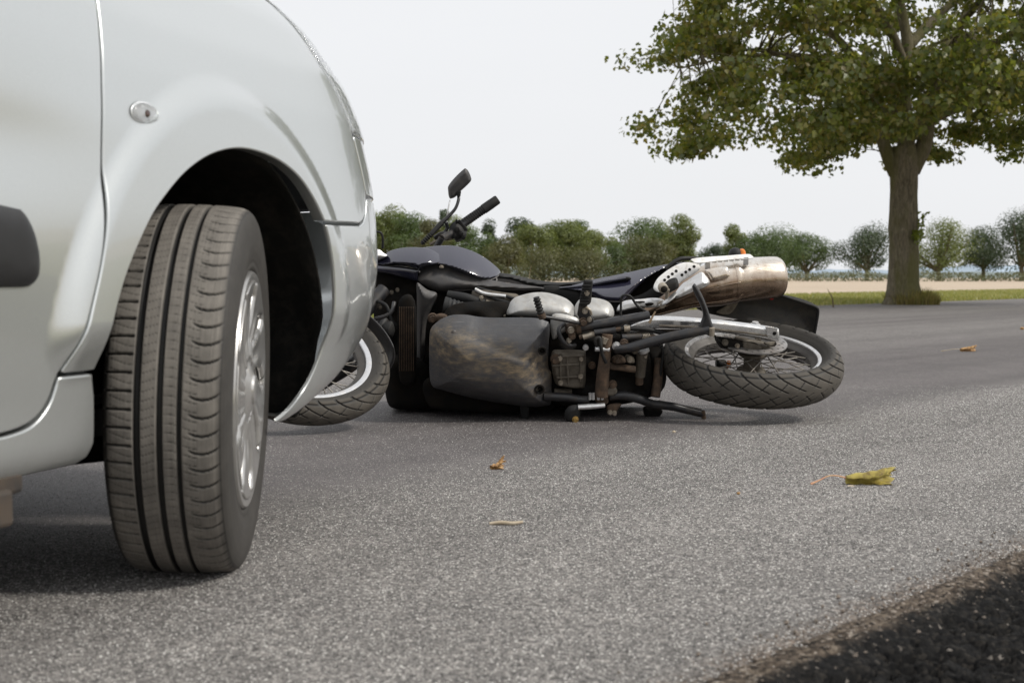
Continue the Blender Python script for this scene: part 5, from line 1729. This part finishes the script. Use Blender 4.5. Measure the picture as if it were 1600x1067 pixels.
# gear lever with rubber tip
def lever():
    root = T('gear_lever', [(910, 506, -.10), (890, 502, -.12), (868, 498, -.13), (850, 495, -.14)], [.0065, .006, .0055, .0055], M_FRAME)
    n = 30; a = bp(848, 497, -.14); b_ = bp(837, 464, -.14); pts = []; rad = []
    a = bp(846, 494, -.14); b_ = bp(838, 465, -.14)
    for i in range(n):
        t = i / (n - 1); pts.append(a.lerp(b_, t)); rad.append(.0115 + .0022 * math.sin(t * 2 * PI * 6))
    mesh('lever_rubber', *tube_geo(pts, rad, 14, 1, smooth_path=False), M_RUB, BIKE)
    T('lever_clamp', [(848, 497, -.14), (845.5, 490, -.14)], .0135, M_RUST)
lever()
# folded footpeg standing up
pillow('footpeg_rubber', [(910, 441), (912, 436), (922, 435), (927, 438), (926, 452), (924, 472), (916, 478), (906, 478), (904, 468)], -.10, .012, .010, .03, M_RUB, step=.004, nspl=3)
for i in range(7):
    x0 = 909.5 - i * .7; y0 = 446 + i * 4.6
    T('peg_rib', [(x0, y0, -.113), (x0 + 14, y0 + .5, -.113)], .0026, M_RUB, seg=6)
bolt(917, 458, -.112, .0065)
prism('footpeg_bracket', [(905, 472), (917, 476), (922, 490), (928, 500), (918, 508), (908, 505), (902, 490)], -.095, .035, M_FRAME)
bolt(914, 486, -.10, .007); bolt(921, 499, -.10, .006); bolt(911, 503, -.105, .010, M_RUST)
T('peg_spring', [(915, 480, -.105), (922, 485, -.108), (924, 492, -.105)], .0045, M_ZINC)

# ---------------------------------------------------------------- frame tubes, stand and underside seen behind the skid plate
T('frame_tube', [(903, 512, -.08), (935, 507, -.08), (975, 500, -.07), (1014, 493, -.06)], .0165, M_FRAME, seg=16)
T('tube_clamp', [(900, 512.5, -.08), (907, 511.5, -.08)], .0215, M_RUST, seg=16)
prism('tube_gusset', [(955, 508), (976, 505), (972, 514), (964, 518), (960, 512)], -.085, .012, M_FRAME, bw=.001)
prism('zip_tie_tail', [(1013, 503), (1023, 486), (1025, 487), (1016, 506)], -.085, .004, M_TAN, bw=.0005)
T('cable_loop', [(970, 498, -.05), (970, 480, -.04), (971, 465, -.04), (977, 461, -.04), (986, 464, -.04), (996, 478, -.04), (1012, 488, -.05)], .0042, M_RUB, seg=8)
T('side_bracket', [(882, 506, -.08), (874, 513, -.10), (874, 522, -.11), (880, 534, -.11), (890, 540, -.10), (899, 539, -.09)], .0080, M_FRAME, seg=10)
pillow('rod_end', [(882, 506), (896, 502), (906, 506), (905, 518), (893, 524), (884, 520)], -.07, .02, .015, .05, M_RUST, step=.004)
bolt(892, 516, -.10, .008); bolt(894, 525, -.10, .009, M_RUST); bolt(889, 532, -.10, .006)
T('brake_rod', [(905, 527, -.10), (930, 521, -.10), (955, 516, -.09), (970, 514, -.09)], .0075, M_RUST)
T('brake_rod_sleeve', [(928, 520, -.105), (952, 517, -.10), (962, 515.5, -.10)], .0115, M_FRAME)
T('brake_rod_sleeve', [(911, 527, -.105), (929, 521.5, -.105)], .0095, M_ZINC)
T('rear_hose', [(968, 514, -.085), (985, 513, -.085), (1010, 514.5, -.08), (1030, 519, -.07), (1046, 523, -.06)], .0085, M_RUB)
T('hose_ferrule', [(975, 514, -.086), (984, 513, -.086)], .0115, M_ZINC)
T('spring_cover', [(971, 527.5, -.10), (1002, 526, -.09)], .0130, M_FRAME, sp=False)
def spring():
    a = bp(1002, 526, -.09); b_ = bp(1014, 525.5, -.087); ax = (b_ - a); L = ax.length; ax.normalize()
    u = ax.cross(Vector((0, 0, 1))).normalized(); v = ax.cross(u); pts = []
    for i in range(80):
        t = i / 79; an = t * 2 * PI * 5
        pts.append(a + ax * L * t + (u * math.cos(an) + v * math.sin(an)) * .0105)
    mesh('return_spring', *tube_geo(pts, .0018, 6, 1, smooth_path=False), M_ZINC, BIKE)
    T('spring_hook', [(1014, 525.5, -.087), (1024, 524.5, -.085)], .004, M_RUST)
spring()
# side stand: long bar and the foot that sticks up
T('stand_bar', [(960, 545, -.14), (984, 543, -.14), (1010, 536, -.14), (1050, 526, -.14), (1090, 518, -.14), (1108, 514, -.14)], [.009, .0165, .0175, .0175, .0165, .0155], M_FRAME, seg=16)
pillow('stand_foot', [(1088, 513), (1094, 500), (1097, 490), (1093, 476), (1086, 462), (1080.5, 449), (1081, 444), (1085, 441), (1090, 446), (1098, 460), (1106, 480), (1112, 500), (1117, 512), (1116, 522), (1110, 526), (1100, 521), (1090, 517)], -.13, .018, .014, .022, M_FRAME, step=.004, nspl=4)
T('foot_roller', [(1112, 512, -.15), (1112, 524, -.15)], .0105, M_ZINC, sp=False)
prism('stand_pivot', [(953, 542), (970, 538), (986, 540), (982, 550), (962, 552)], -.13, .03, M_FRAME)
# centre tube with brackets (rusty) and the lower crossing rods
T('pivot_tube', [(949, 522, -.11), (946, 550, -.12), (942, 585, -.12), (940, 618, -.12)], [.019, .019, .022, .024], M_RUST, seg=18, n=8)
T('pivot_sleeve', [(946, 527, -.125), (943, 536, -.125)], .012, M_ZINC)
T('cross_pin', [(930, 545, -.13), (952, 546, -.13)], .0085, M_ALU, sp=False)
T('vent_hose', [(933, 541, -.13), (930, 531, -.13), (937, 528, -.13), (939, 540, -.14), (941, 553, -.14), (947, 567, -.14)], .0060, M_RUB, seg=8)
T('link_bar', [(948, 571, -.08), (970, 574, -.08), (992, 577, -.08)], .019, M_RUST, flat=.6)
T('damper_body', [(1004, 547, -.04), (1002, 566, -.04), (1000, 588, -.04)], [.020, .019, .018], M_ALUD, seg=18)
T('damper_collar', [(999, 588, -.04), (999, 600, -.04)], .014, M_RUST)
T('damper_cap', [(1005, 546, -.045), (1006, 550, -.045)], .021, M_ALU, sp=False)
pillow('link_knuckle', [(955, 556), (966, 552), (976, 556), (978, 566), (966, 568), (956, 566)], -.09, .02, .015, .04, M_RUST, step=.004)
pillow('link_knuckle', [(978, 552), (990, 556), (992, 566), (982, 568), (974, 562)], -.06, .02, .015, .04, M_ALUD, step=.004)
for (x, y, yy, r, mm) in ((963, 541, -.13, .010, M_ALU), (975, 537, -.12, .011, M_RUST), (958, 523, -.10, .008, M_RUB), (965, 562, -.11, .009, M_RUST), (984, 562, -.09, .007, M_ZINC), (925, 571, -.05, .009, M_RUST),
                          (957, 601, -.12, .011, M_RUST), (992, 548, -.06, .008, M_ALUD), (915, 543, -.10, .007, M_ALU), (1008, 556, -.05, .005, M_ZINC)):
    bolt(x, y, yy, r, mm)
# sump casting with ribs and drain bolt
pillow('sump', [(862, 546), (880, 544), (912, 545), (916, 552), (915, 600), (905, 606), (880, 604), (866, 598), (860, 570)], -.05, .03, .018, .12, M_ALUD, step=.005, lumps=.004)
for (p, q_) in (((876, 553), (876, 600)), ((908, 556), (907, 596)), ((863, 571), (905, 569)), ((865, 558), (912, 555)), ((886, 556), (888, 600)), ((870, 590), (912, 588))):
    T('sump_rib', [(p[0], p[1], -.085), (q_[0], q_[1], -.085)], .0042, M_ALUD, seg=8, sp=False)
bolt(868, 561, -.085, .0125, M_RUST, .016); bolt(875, 560, -.09, .006); bolt(907, 588, -.09, .006); bolt(876, 598, -.09, .006); bolt(908, 561, -.09, .005)
T('lower_casing', [(866, 612, -.04), (893, 611, -.04)], .014, M_ALUD, flat=.8)
T('lower_frame_tube', [(850, 619, -.09), (885, 621, -.10), (905, 624, -.10), (920, 625, -.10)], .0155, M_FRAME, seg=16)
T('lower_frame_tube', [(952, 619, -.10), (975, 618, -.10), (1000, 624, -.10), (1020, 631, -.09), (1050, 635, -.08), (1075, 641, -.08), (1100, 647, -.08)], [.014, .016, .0155, .015, .015, .014, .013], M_FRAME, seg=16)
T('bar_end', [(1098, 642, -.085), (1100, 655, -.085)], .0085, M_RUST, sp=False)
T('chain_guard', [(1030, 628, -.05), (1060, 634, -.04), (1095, 641, -.03)], .012, M_ALUD, flat=.5)
pillow('tube_foot', [(930, 612), (945, 610), (951, 618), (950, 630), (936, 632), (928, 624)], -.10, .02, .015, .05, M_RUST, step=.004)
pillow('eyelet', [(945, 608), (955, 603), (963, 604), (965, 612), (958, 618), (946, 617)], -.12, .012, .01, .03, M_ALUD, step=.004)
T('white_lever', [(903, 636, -.14), (920, 635, -.14), (945, 633, -.14)], [.011, .012, .010], M_ALU, flat=.8)
for x in (922, 927, 935, 941): T('collar_ring', [(x, 614, -.13), (x, 624, -.13)], .0055, M_ALU, seg=8, sp=False)
pillow('lower_footpeg', [(882, 640), (890, 632), (903, 631), (908, 640), (906, 652), (898, 660), (886, 659), (881, 650)], -.13, .02, .02, .06, M_RUB, step=.004)
bolt(899, 655, -.15, .008, std_mat('brass', (.50, .34, .12), .4, metal=.8, dirt=(.12, .08, .04)), .012)
pillow('stand_lug', [(948, 632), (962, 628), (972, 630), (966, 640), (960, 648), (948, 646)], -.10, .012, .012, .04, M_RUST, step=.004)
bolt(953, 644, -.115, .006); bolt(960, 645, -.115, .006)
pillow('muffler_bracket', [(1006, 634), (1020, 636), (1036, 640), (1030, 652), (1018, 655), (1008, 652)], .02, .01, .012, .05, M_OIL, step=.005)
T('lower_rod', [(1030, 560, .0), (1028, 590, -.03), (1024, 620, -.06)], .017, M_RUST)
T('rear_cable', [(1015, 540, -.02), (1035, 545, -.03), (1030, 600, -.04)], .005, M_RUB)
pillow('ground_rest', [(812, 632), (826, 632), (826, 655), (814, 655)], -.02, .01, .01, .05, M_RUB, step=.005)

# ---------------------------------------------------------------- subframe, peg hanger, heat shields, exhaust
pillow('peg_hanger', [(962, 482), (968, 472), (978, 467), (1000, 465), (1020, 463), (1034, 465), (1040, 471), (1034, 478), (1016, 481), (1000, 480), (985, 483), (966, 487)], .12, .02, .012, .03, M_ALU, step=.004, kz=.3)
pillow('hanger_slot', [(1008, 474.5), (1016, 472.5), (1022, 474), (1018, 478), (1010, 478.5)], .095, .002, .005, .01, M_OIL, step=.003)
pillow('hanger_slot', [(992, 471.5), (1003, 470), (1008, 472), (1000, 474)], .098, .002, .005, .01, M_RUB, step=.003)
bolt(1034, 476, .09, .010)
T('hanger_strap', [(1056, 458, .09), (1048, 466, .08), (1040, 472, .08), (1030, 476, .09)], [.010, .011, .010, .008], M_ALU, flat=.5)
pillow('passenger_peg', [(1038, 440), (1046, 434), (1056, 432), (1060, 438), (1061, 448), (1052, 455), (1042, 458), (1034, 455), (1032, 446)], .06, .025, .02, .06, M_RUB, step=.004)
p = bp(1036, 450, .03)
V, F = lathe_geo([(.017, -.012), (.0175, .010), (.0155, .016), (.012, .017), (.0, .017)], 24, 'y')
smooth_by_angle(mesh('peg_cap', [p + Vector((v.x, -v.y, v.z)) for v in V], F, M_ZINC, BIKE), 30)
V, F = lathe_geo([(.012, .014), (.012, .019), (.0, .019)], 24, 'y')
mesh('peg_core', [p + Vector((v.x, -v.y, v.z)) for v in V], F, M_OIL, BIKE)
T('peg_pin', [(1044, 452, .03), (1041, 466, .04)], .006, M_ZINC)

# heat shield with two rows of drilled holes
def shield(name, outline, y0, holes, hr, depth=.004, kz=.6):
    L = [bp(a, b, y0) for a, b in outline]
    for it in range(4):
        mz = sum(p.z for p in L) / len(L)
        L = [bp(a, b, y0 + kz * (p.z - mz)) for (a, b), p in zip(outline, L)]
    mz = sum(p.z for p in L) / len(L)
    P = spline2(np.array([(q.x, q.z) for q in L]), 5)
    area = 0.5 * np.sum(P[:, 0] * np.roll(P[:, 1], -1) - np.roll(P[:, 0], -1) * P[:, 1])
    if area < 0: P = P[::-1]
    cz = mz
    def S(a, b):
        a = np.asarray(a, float); b = np.asarray(b, float)
        d = poly_dist(P, a, b)
        y = y0 - .006 * (1 - np.exp(-d / .006)) + kz * (b - cz)
        return np.stack([a, y, b], -1)
    o = surf_panel(name, P, S, .0045, M_WHITE, BIKE, .002, depth, eps=.002, back=BACK)
    for (hx, hy) in holes:
        q = bp(hx, hy, y0)
        for it in range(4): q = bp(hx, hy, y0 + kz * (q.z - mz))
        c = S(np.array([q.x]), np.array([q.z]))[0]
        nrm = Vector((0, -1, kz)).normalized()
        u = Vector((1, 0, 0)); v = nrm.cross(u)
        V = [Vector(c) + nrm * .0012 + (u * math.cos(2 * PI * k / 20) + v * math.sin(2 * PI * k / 20)) * hr for k in range(20)]
        V += [Vector(c) - nrm * .006 + (u * math.cos(2 * PI * k / 20) + v * math.sin(2 * PI * k / 20)) * hr * .9 for k in range(20)]
        F = [tuple(range(20))] + [(k, (k + 1) % 20, (k + 1) % 20 + 20, k + 20) for k in range(20)]
        mesh('shield_hole', V, F, M_OIL, o, smooth=False)
    return o
shield('heat_shield', [(1021, 446), (1026, 436), (1034, 428), (1048, 418), (1062, 411), (1074, 409), (1088, 411), (1094, 415), (1093, 422), (1082, 430), (1066, 440), (1054, 450), (1046, 456), (1030, 457), (1022, 453)], .24,
       [(1038, 437), (1044, 432), (1050, 427.5), (1056, 423), (1065, 429), (1071, 424.5), (1077, 420.5), (1084, 416)], .0056)
# upper shield seen almost edge on
shield('upper_heat_shield', [(1080, 403.5), (1100, 400.8), (1135, 398.6), (1168, 396.4), (1175, 398.5), (1178, 402.0), (1172, 404.6), (1150, 405.2), (1120, 408), (1090, 410.5), (1082, 408)], .235, [], .004, .004, 2.2)
G = [box_geo(bp(x, 411.5 - (x - 1090) * .085, .235), (.016, .004, .006)) for x in range(1116, 1164, 9)]
mesh('shield_slots', *join_geo(G), M_WHITE, BIKE, smooth=False)
for x, y in ((1106, 415), (1166, 408)):
    prism('shield_stand_off', [(x - 4, y - 6), (x + 4, y - 6.5), (x + 4, y + 6), (x - 4, y + 6)], .232, .02, M_ALU)
# exhaust can: lofted along its axis with welded bands
def exhaust():
    st = [  # px, py centre, y, radius (m), squash
        (1008, 489, .30, .020), (1022, 484, .29, .026), (1040, 476, .285, .036), (1058, 467, .28, .048), (1076, 458, .28, .060), (1096, 450, .28, .074), (1116, 444.5, .285, .083), (1134, 440, .288, .086), (1149, 437.6, .29, .083)]
    C = [bp(a, b, c) for a, b, c, d in st]
    path = catmull(C, 6); rr = np.interp(np.linspace(0, len(st) - 1, len(path)), range(len(st)), [s[3] for s in st])
    V, F = tube_geo(path, list(rr), 48, 1, smooth_path=False)
    o = mesh('exhaust_front', V, F, M_EXH, BIKE); smooth_by_angle(o, 50)
    a = bp(1143, 438, .29); b_ = bp(1221, 432.5, .32)
    ax = (b_ - a)
    prof = [(0, .081), (.03, .0815), (.8, .079), (.90, .0775), (.955, .073), (.985, .066), (1.0, .055), (1.0, .030), (.94, .028)]
    V, F = tube_geo([a + ax * t for t, r in prof], [r for t, r in prof], 56, 1, smooth_path=False)
    # tube_geo derives directions from the path; the re-entrant last point keeps its ring
    smooth_by_angle(mesh('muffler', V, F, M_EXH, BIKE), 38)
    for t, r, w in ((.0, .0875, .010), (.07, .0830, .004)):
        c = a + ax * t
        V, F = tube_geo([c - ax.normalized() * w, c, c + ax.normalized() * w], [r - .002, r, r - .002], 56, 1, smooth_path=False)
        smooth_by_angle(mesh('weld_band', V, F, M_EXH, BIKE), 60)
    # raised seams on the front section
    for dz, dy in ((.2, -.97), (-.55, -.83)):
        pts = [c + Vector((0, dy, dz)).normalized() * (r * 1.0) for c, r in zip(path[6:], rr[6:])]
        mesh('seam', *tube_geo(pts, .0035, 8, 1, smooth_path=False), M_EXH, BIKE)
    # polished cover over the first bend
    pillow('bend_cover', [(1064, 443), (1074, 436), (1086, 428), (1096, 423), (1104, 430), (1110, 440), (1104, 448), (1086, 455), (1070, 462), (1058, 466), (1052, 460)], .17, .03, .035, .04, M_ALU, step=.005, kz=.5)
    pillow('stamped_plate', [(1100, 421), (1118, 417), (1134, 415), (1139, 420), (1140, 433), (1126, 437), (1112, 439), (1106, 430)], .188, .012, .02, .02, M_EXH, step=.004, kz=.45, lumps=.002)
exhaust()
o = lathe('tail_indicator', [(.0, .026), (.012, .024), (.022, .016), (.026, .004), (.026, -.012), (.0, -.012)], M_RUB, BIKE, 24, 'z', (0, 0, 0)); o.location = bp(1149, 398, .38)
o = lathe('indicator_lens', [(.0, .021), (.008, .018), (.014, .009), (.016, -.004), (.0, -.004)], M_ORANGE, BIKE, 24, 'z', (0, 0, 0)); o.location = bp(1159, 397, .375)

# ---------------------------------------------------------------- swingarm and rear mudguard
pillow('swingarm', [(968, 512), (980, 502), (1000, 494), (1022, 490.5), (1050, 491), (1085, 493.5), (1120, 496.5), (1160, 501), (1195, 506), (1214, 510), (1217, 514), (1217, 531), (1208, 532), (1178, 526), (1140, 520), (1100, 516), (1060, 513), (1030, 512), (1004, 515), (980, 521)], -.05, .03, .014, .05, M_SWING, step=.004, nspl=3, rim=.003)
T('swingarm_groove', [(1030, 509, -.083), (1080, 511, -.083), (1120, 515, -.083), (1160, 519.5, -.083), (1206, 525.5, -.083)], .0035, M_ALUD, seg=8)
pillow('chain_inner_guard', [(1012, 514), (1060, 514), (1092, 517), (1092, 522), (1040, 520), (1014, 518)], -.04, .004, .006, .02, M_ALUD, step=.005)
vbolt(1180, 508, -.045, .012, M_ALU, .012); vbolt(1163, 508, -.06, .004, M_OIL, .002); vbolt(1190, 512, -.06, .004, M_OIL, .002); bolt(1210, 521, -.085, .005, M_OIL, .004)
prism('axle_plate', [(1196, 509.5, -.086), (1215, 512, -.086), (1216, 530, -.086), (1199, 528, -.086)], -.086, .01, M_SWING, bw=.002)
# brake caliper hanging under the arm, over the disc
pillow('brake_caliper', [(1118, 524), (1140, 526), (1162, 530), (1182, 534), (1184, 542), (1176, 550), (1160, 548), (1142, 546), (1126, 540)], -.035, .02, .012, .06, M_OIL, step=.004, lumps=.004)
pillow('caliper_piston', [(1160, 532), (1176, 534), (1190, 540), (1188, 550), (1172, 550), (1160, 544)], -.05, .012, .01, .04, M_ALUD, step=.004)
bolt(1133, 535, -.06, .008, M_ALUD); bolt(1152, 540, -.06, .006, M_ZINC)
T('tyre_valve_cable', [(1112, 520, -.05), (1124, 532, -.05), (1138, 540, -.05)], .004, M_RUB)
pillow('rear_mudguard', [(1090, 470), (1120, 462), (1160, 462), (1200, 461), (1222, 463), (1250, 471), (1276, 481), (1277, 492), (1273, 526), (1258, 526), (1238, 520), (1200, 510), (1160, 500), (1110, 490), (1088, 480)], .34, -.05, .07, .012, M_FEND, step=.008, nspl=3)
T('mudguard_lip', [(1196, 463, .335), (1216, 461, .332), (1240, 468, .33), (1262, 475, .33), (1276, 481, .33), (1278, 489, .33), (1275, 508, .33), (1272, 525, .33)], .006, M_RUB, seg=8)
T('mudguard_lip', [(1216, 461.5, .36), (1240, 466, .37), (1262, 473, .37), (1276, 480, .36)], .006, M_RUB, seg=8)
pillow('dried_mud', [(1118, 488), (1132, 478), (1148, 463), (1158, 462), (1150, 480), (1138, 492)], .322, .004, .006, .008, std_mat('mud', (.17, .145, .11), .95, var=.4, nscale=60), step=.005)
pillow('tail_reflector', [(1196, 464), (1206, 462), (1211, 460), (1210, 466), (1204, 469)], .30, .01, .008, .02, M_RED, step=.003)
pillow('plate_edge', [(1190, 462), (1204, 460), (1206, 464), (1194, 466)], .305, .004, .006, .01, M_WHITE, step=.003)
# lower indicator seen through the spokes
pillow('lower_indicator', [(1118, 563), (1122, 560), (1134, 561), (1136, 568), (1134, 576), (1120, 574)], .10, .02, .02, .04, M_RUB, step=.004)
pillow('lower_indicator_lens', [(1134, 563), (1141, 562), (1143, 568), (1138, 576), (1134, 577)], .10, .015, .01, .03, M_ORANGE, step=.003)

# ---------------------------------------------------------------- handlebar, grip, switches, mirror
T('handlebar', [(690, 372, .62), (706, 364, .68), (722, 352, .72), (745, 336, .74)], .0125, M_FRAME)
T('lower_handlebar', [(690, 372, .62), (660, 430, .62), (655, 520, .60), (668, 590, .62)], .0125, M_FRAME)
def grip():
    a = bp(722, 350.5, .73); b_ = bp(768, 318.5, .76); ax = b_ - a
    n = 120; pts, rad = [], []
    for i in range(n):
        t = i / (n - 1)
        pts.append(a + ax * t)
        rr = .0175 + (.0008 * (1 if math.sin(t * 2 * PI * 15) > -.3 else -1)) * (t < .72)
        if t > .72: rr = .0195
        rad.append(rr)
    smooth_by_angle(mesh('grip', *tube_geo(pts, rad, 20, 1, smooth_path=False), M_RUB, BIKE), 50)
    c = bp(778, 311.5, .765)
    V, F = tube_geo([b_ - ax * .02, b_ + (c - b_) * .85, c], [.0192, .0188, .0165], 20, 1, smooth_path=False)
    smooth_by_angle(mesh('bar_weight', V, F, M_RUB, BIKE), 40)
grip()
pillow('switch_cluster', [(702, 352), (708, 345), (714, 344), (722, 349), (728, 358), (730, 366), (722, 374), (712, 377), (706, 370), (700, 362)], .71, .035, .022, .05, M_RUB, step=.004, nspl=3, lumps=.004)
prism('switch_flange', [(713, 345), (718, 342.5), (731, 358), (726, 361.5)], .69, .04, M_RUB)
prism('turn_switch', [(711, 344), (714, 342), (716, 347), (712, 348)], .675, .02, M_RUB, bw=.001)
for (x, y) in ((714, 358), (720, 365), (710, 368), (724, 371)):
    bolt(x, y, .672, .006, M_RUB, .008)
T('clutch_lever', [(706, 372, .68), (692, 374, .67), (680, 378, .67), (672, 382, .67)], [.008, .007, .006, .007], M_ALUD)
T('lever_perch', [(709, 371, .68), (700, 366, .68), (690, 366, .69), (680, 372, .7)], .010, M_FRAME)
T('mirror_stem', [(716, 304, .78), (716.5, 312, .76), (712, 325, .74), (704, 335, .73), (695, 344, .72), (684, 354, .71)], [.0062, .0062, .0062, .007, .0085, .0095], M_FRAME, seg=12)
def gaiter():
    a = bp(690, 349, .71); b_ = bp(659, 381, .66); n = 60; pts, rad = [], []
    for i in range(n):
        t = i / (n - 1); pts.append(a.lerp(b_, t)); rad.append(.0105 + (.0028 * math.sin(t * 2 * PI * 12) * (t > .55)) - .002 * t)
    mesh('cable_gaiter', *tube_geo(pts, rad, 12, 1, smooth_path=False), M_RUB, BIKE)
gaiter()
T('thin_cable', [(703, 313, .76), (700, 328, .74), (698, 345, .73), (697, 352, .72)], .003, M_ALU, seg=8)
T('mirror_adjuster', [(697, 348, .715), (699, 356, .715), (694, 364, .71)], .007, M_FRAME)
pillow('mirror', [(699, 298), (699, 291), (704, 283), (713, 273), (724, 263), (728, 262), (733, 267), (737, 277), (736.5, 283), (728, 292), (718, 301), (712, 308), (703, 311), (700, 306)], .78, .022, .018, .018, M_PLAST, step=.004, nspl=3, kz=0)
T('mirror_joint', [(717, 299, .76), (716, 306, .76)], .009, M_RUB)
# ================================================================== leaves and scraps on the road
def leaf_mat(name, stops, sc=60):
    m, nt, b = new_mat(name)
    co = obj_co(nt)
    n = tex_noise(nt, co, sc, 6, .65, .3)
    nt.links.new(ramp(nt, n.outputs[0], stops).outputs[0], b.inputs['Base Color'])
    b.inputs['Roughness'].default_value = .55
    bump(nt, b, tex_noise(nt, co, sc * 6, 3).outputs[0], .3, .001)
    return m
def curled_leaf(name, label, px, py, length, mat_, stem_pts, smat, rot=0, height=.022, seed=1, rollout=1.0):
    r_ = np.random.default_rng(seed)
    root = empty(name, on_ground(px, py), (0, 0, rot)); tag(root, label, 'leaf')
    nu, nv = 26, 22; V = []
    for i in range(nu):
        u = i / (nu - 1)
        w = (.50 + .50 * u) * (1 + .03 * math.sin(u * 9))
        for j in range(nv):
            v = j / (nv - 1)
            a = -1.9 + v * (4.6 + .4 * math.sin(u * 3))
            rad = height * .5 * w * (1 - .25 * v)
            ragged = .006 * math.sin(v * 23 + 2) * (u > .9) + .004 * math.sin(v * 51) * (u > .9)
            V.append((u * length + ragged - length / 2 + .010 * math.sin(v * 3.1) * u, rad * math.cos(a) * rollout + .001 * math.sin(u * 30 + v * 9), rad * (1 + math.sin(a)) + .0012 + .0012 * math.sin(u * 22 + v * 14)))
    F = [(i * nv + j, (i + 1) * nv + j, (i + 1) * nv + j + 1, i * nv + j + 1) for i in range(nu - 1) for j in range(nv - 1)]
    o = mesh('blade', V, F, mat_, root)
    s = o.modifiers.new('t', 'SOLIDIFY'); s.thickness = .0005
    if stem_pts: tube('stem', stem_pts, [.0022, .0017, .0017, .0018, .0030], smat, root, 8, 6)
    return root
M_LY = leaf_mat('yellow_leaf', [(.28, (.10, .055, .02)), (.42, (.26, .20, .045)), (.55, (.42, .34, .07)), (.66, (.30, .24, .08)), (.8, (.55, .48, .26))], 45)
M_LB = leaf_mat('brown_leaf', [(.3, (.12, .06, .025)), (.5, (.36, .20, .07)), (.7, (.55, .36, .16))], 60)
M_LD = leaf_mat('dry_scrap', [(.3, (.36, .28, .18)), (.7, (.58, .50, .38))], 90)
M_STEM = leaf_mat('red_stem', [(.3, (.55, .20, .14)), (.7, (.62, .42, .22))], 30)
curled_leaf('rolled_leaf', 'rolled yellow-brown leaf with long reddish stalk, right of centre on the road', 1356, 757, .105, M_LY,
            [(-.052, 0, .016), (-.075, 0, .021), (-.095, 0, .020), (-.118, -.006, .010), (-.138, -.012, .002)], M_STEM, R(-4), .050, 3)
tag(mesh('leaf_scrap', [tuple(on_ground(1330, 762) + Vector(v)) for v in ((-.010, 0, .004), (0, -.006, .005), (.010, 0, .004), (.004, .006, .006), (-.006, .005, .006))], [(0, 1, 2, 3, 4)], M_LD), 'small pale flake just in front of the rolled yellow leaf', 'flake')
r = curled_leaf('crumpled_leaf', 'small crumpled brown leaf on the dark wheel track, left of centre', 775, 733, .030, M_LB, None, None, R(25), .024, 5, 1.2)
for (a, b, c) in ((.004, .000, .018), (.010, .004, .030)):
    pass
o = mesh('lobe', [(.000, 0, .006), (.010, -.004, .012), (.022, 0, .026), (.026, .003, .036), (.018, .006, .030), (.006, .006, .016)], [(0, 1, 5), (1, 2, 4, 5), (2, 3, 4)], M_LB, r, smooth=False)
sm_ = o.modifiers.new('t', 'SOLIDIFY'); sm_.thickness = .001
o = mesh('lobe', [(-.002, -.006, .010), (.010, -.012, .004), (.018, -.014, .001), (.012, -.006, .010)], [(0, 1, 2, 3)], M_LB, r, smooth=False)
curled_leaf('brown_leaf', 'brown curled leaf with pale stalk lying far out to the right on the road', 1512, 549, .10, M_LB,
            [(-.05, 0, .016), (-.09, 0, .016), (-.12, 0, .012), (-.15, 0, .007), (-.18, 0, .003)], M_LD, R(3), .048, 9)
o = tube('dry_twig', [(-.034, 0, .003), (-.012, .001, .005), (.012, -.002, .004), (.034, .002, .006)], [.003, .0042, .0040, .0030], M_LD, None, 8)
o.location = on_ground(791, 820); tag(o, 'short pale dry leaf stalk below the crumpled brown leaf', 'stalk')
def pebble(px, py, r, m, label, cat='pebble'):
    V, F = [], []
    bm = bmesh.new(); bmesh.ops.create_icosphere(bm, subdivisions=2, radius=r)
    for v in bm.verts: v.co *= 1 + .25 * noise.noise(v.co * 400); v.co.z *= .7
    me = bpy.data.meshes.new('pebble'); bm.to_mesh(me); bm.free()
    o = link_mesh('pebble', me, m); o.location = on_ground(px, py) + Vector((0, 0, r * .6)); tag(o, label, cat)
pebble(1154, 772, .0045, M_LB, 'tiny brown crumb left of the rolled leaf stalk')
pebble(1053, 676, .006, M_LD, 'pale crumb in front of the bike, between its shadow and the leaf')
pebble(1597, 515, .02, M_LB, 'brownish leaf crumb far out at the right edge of the picture')
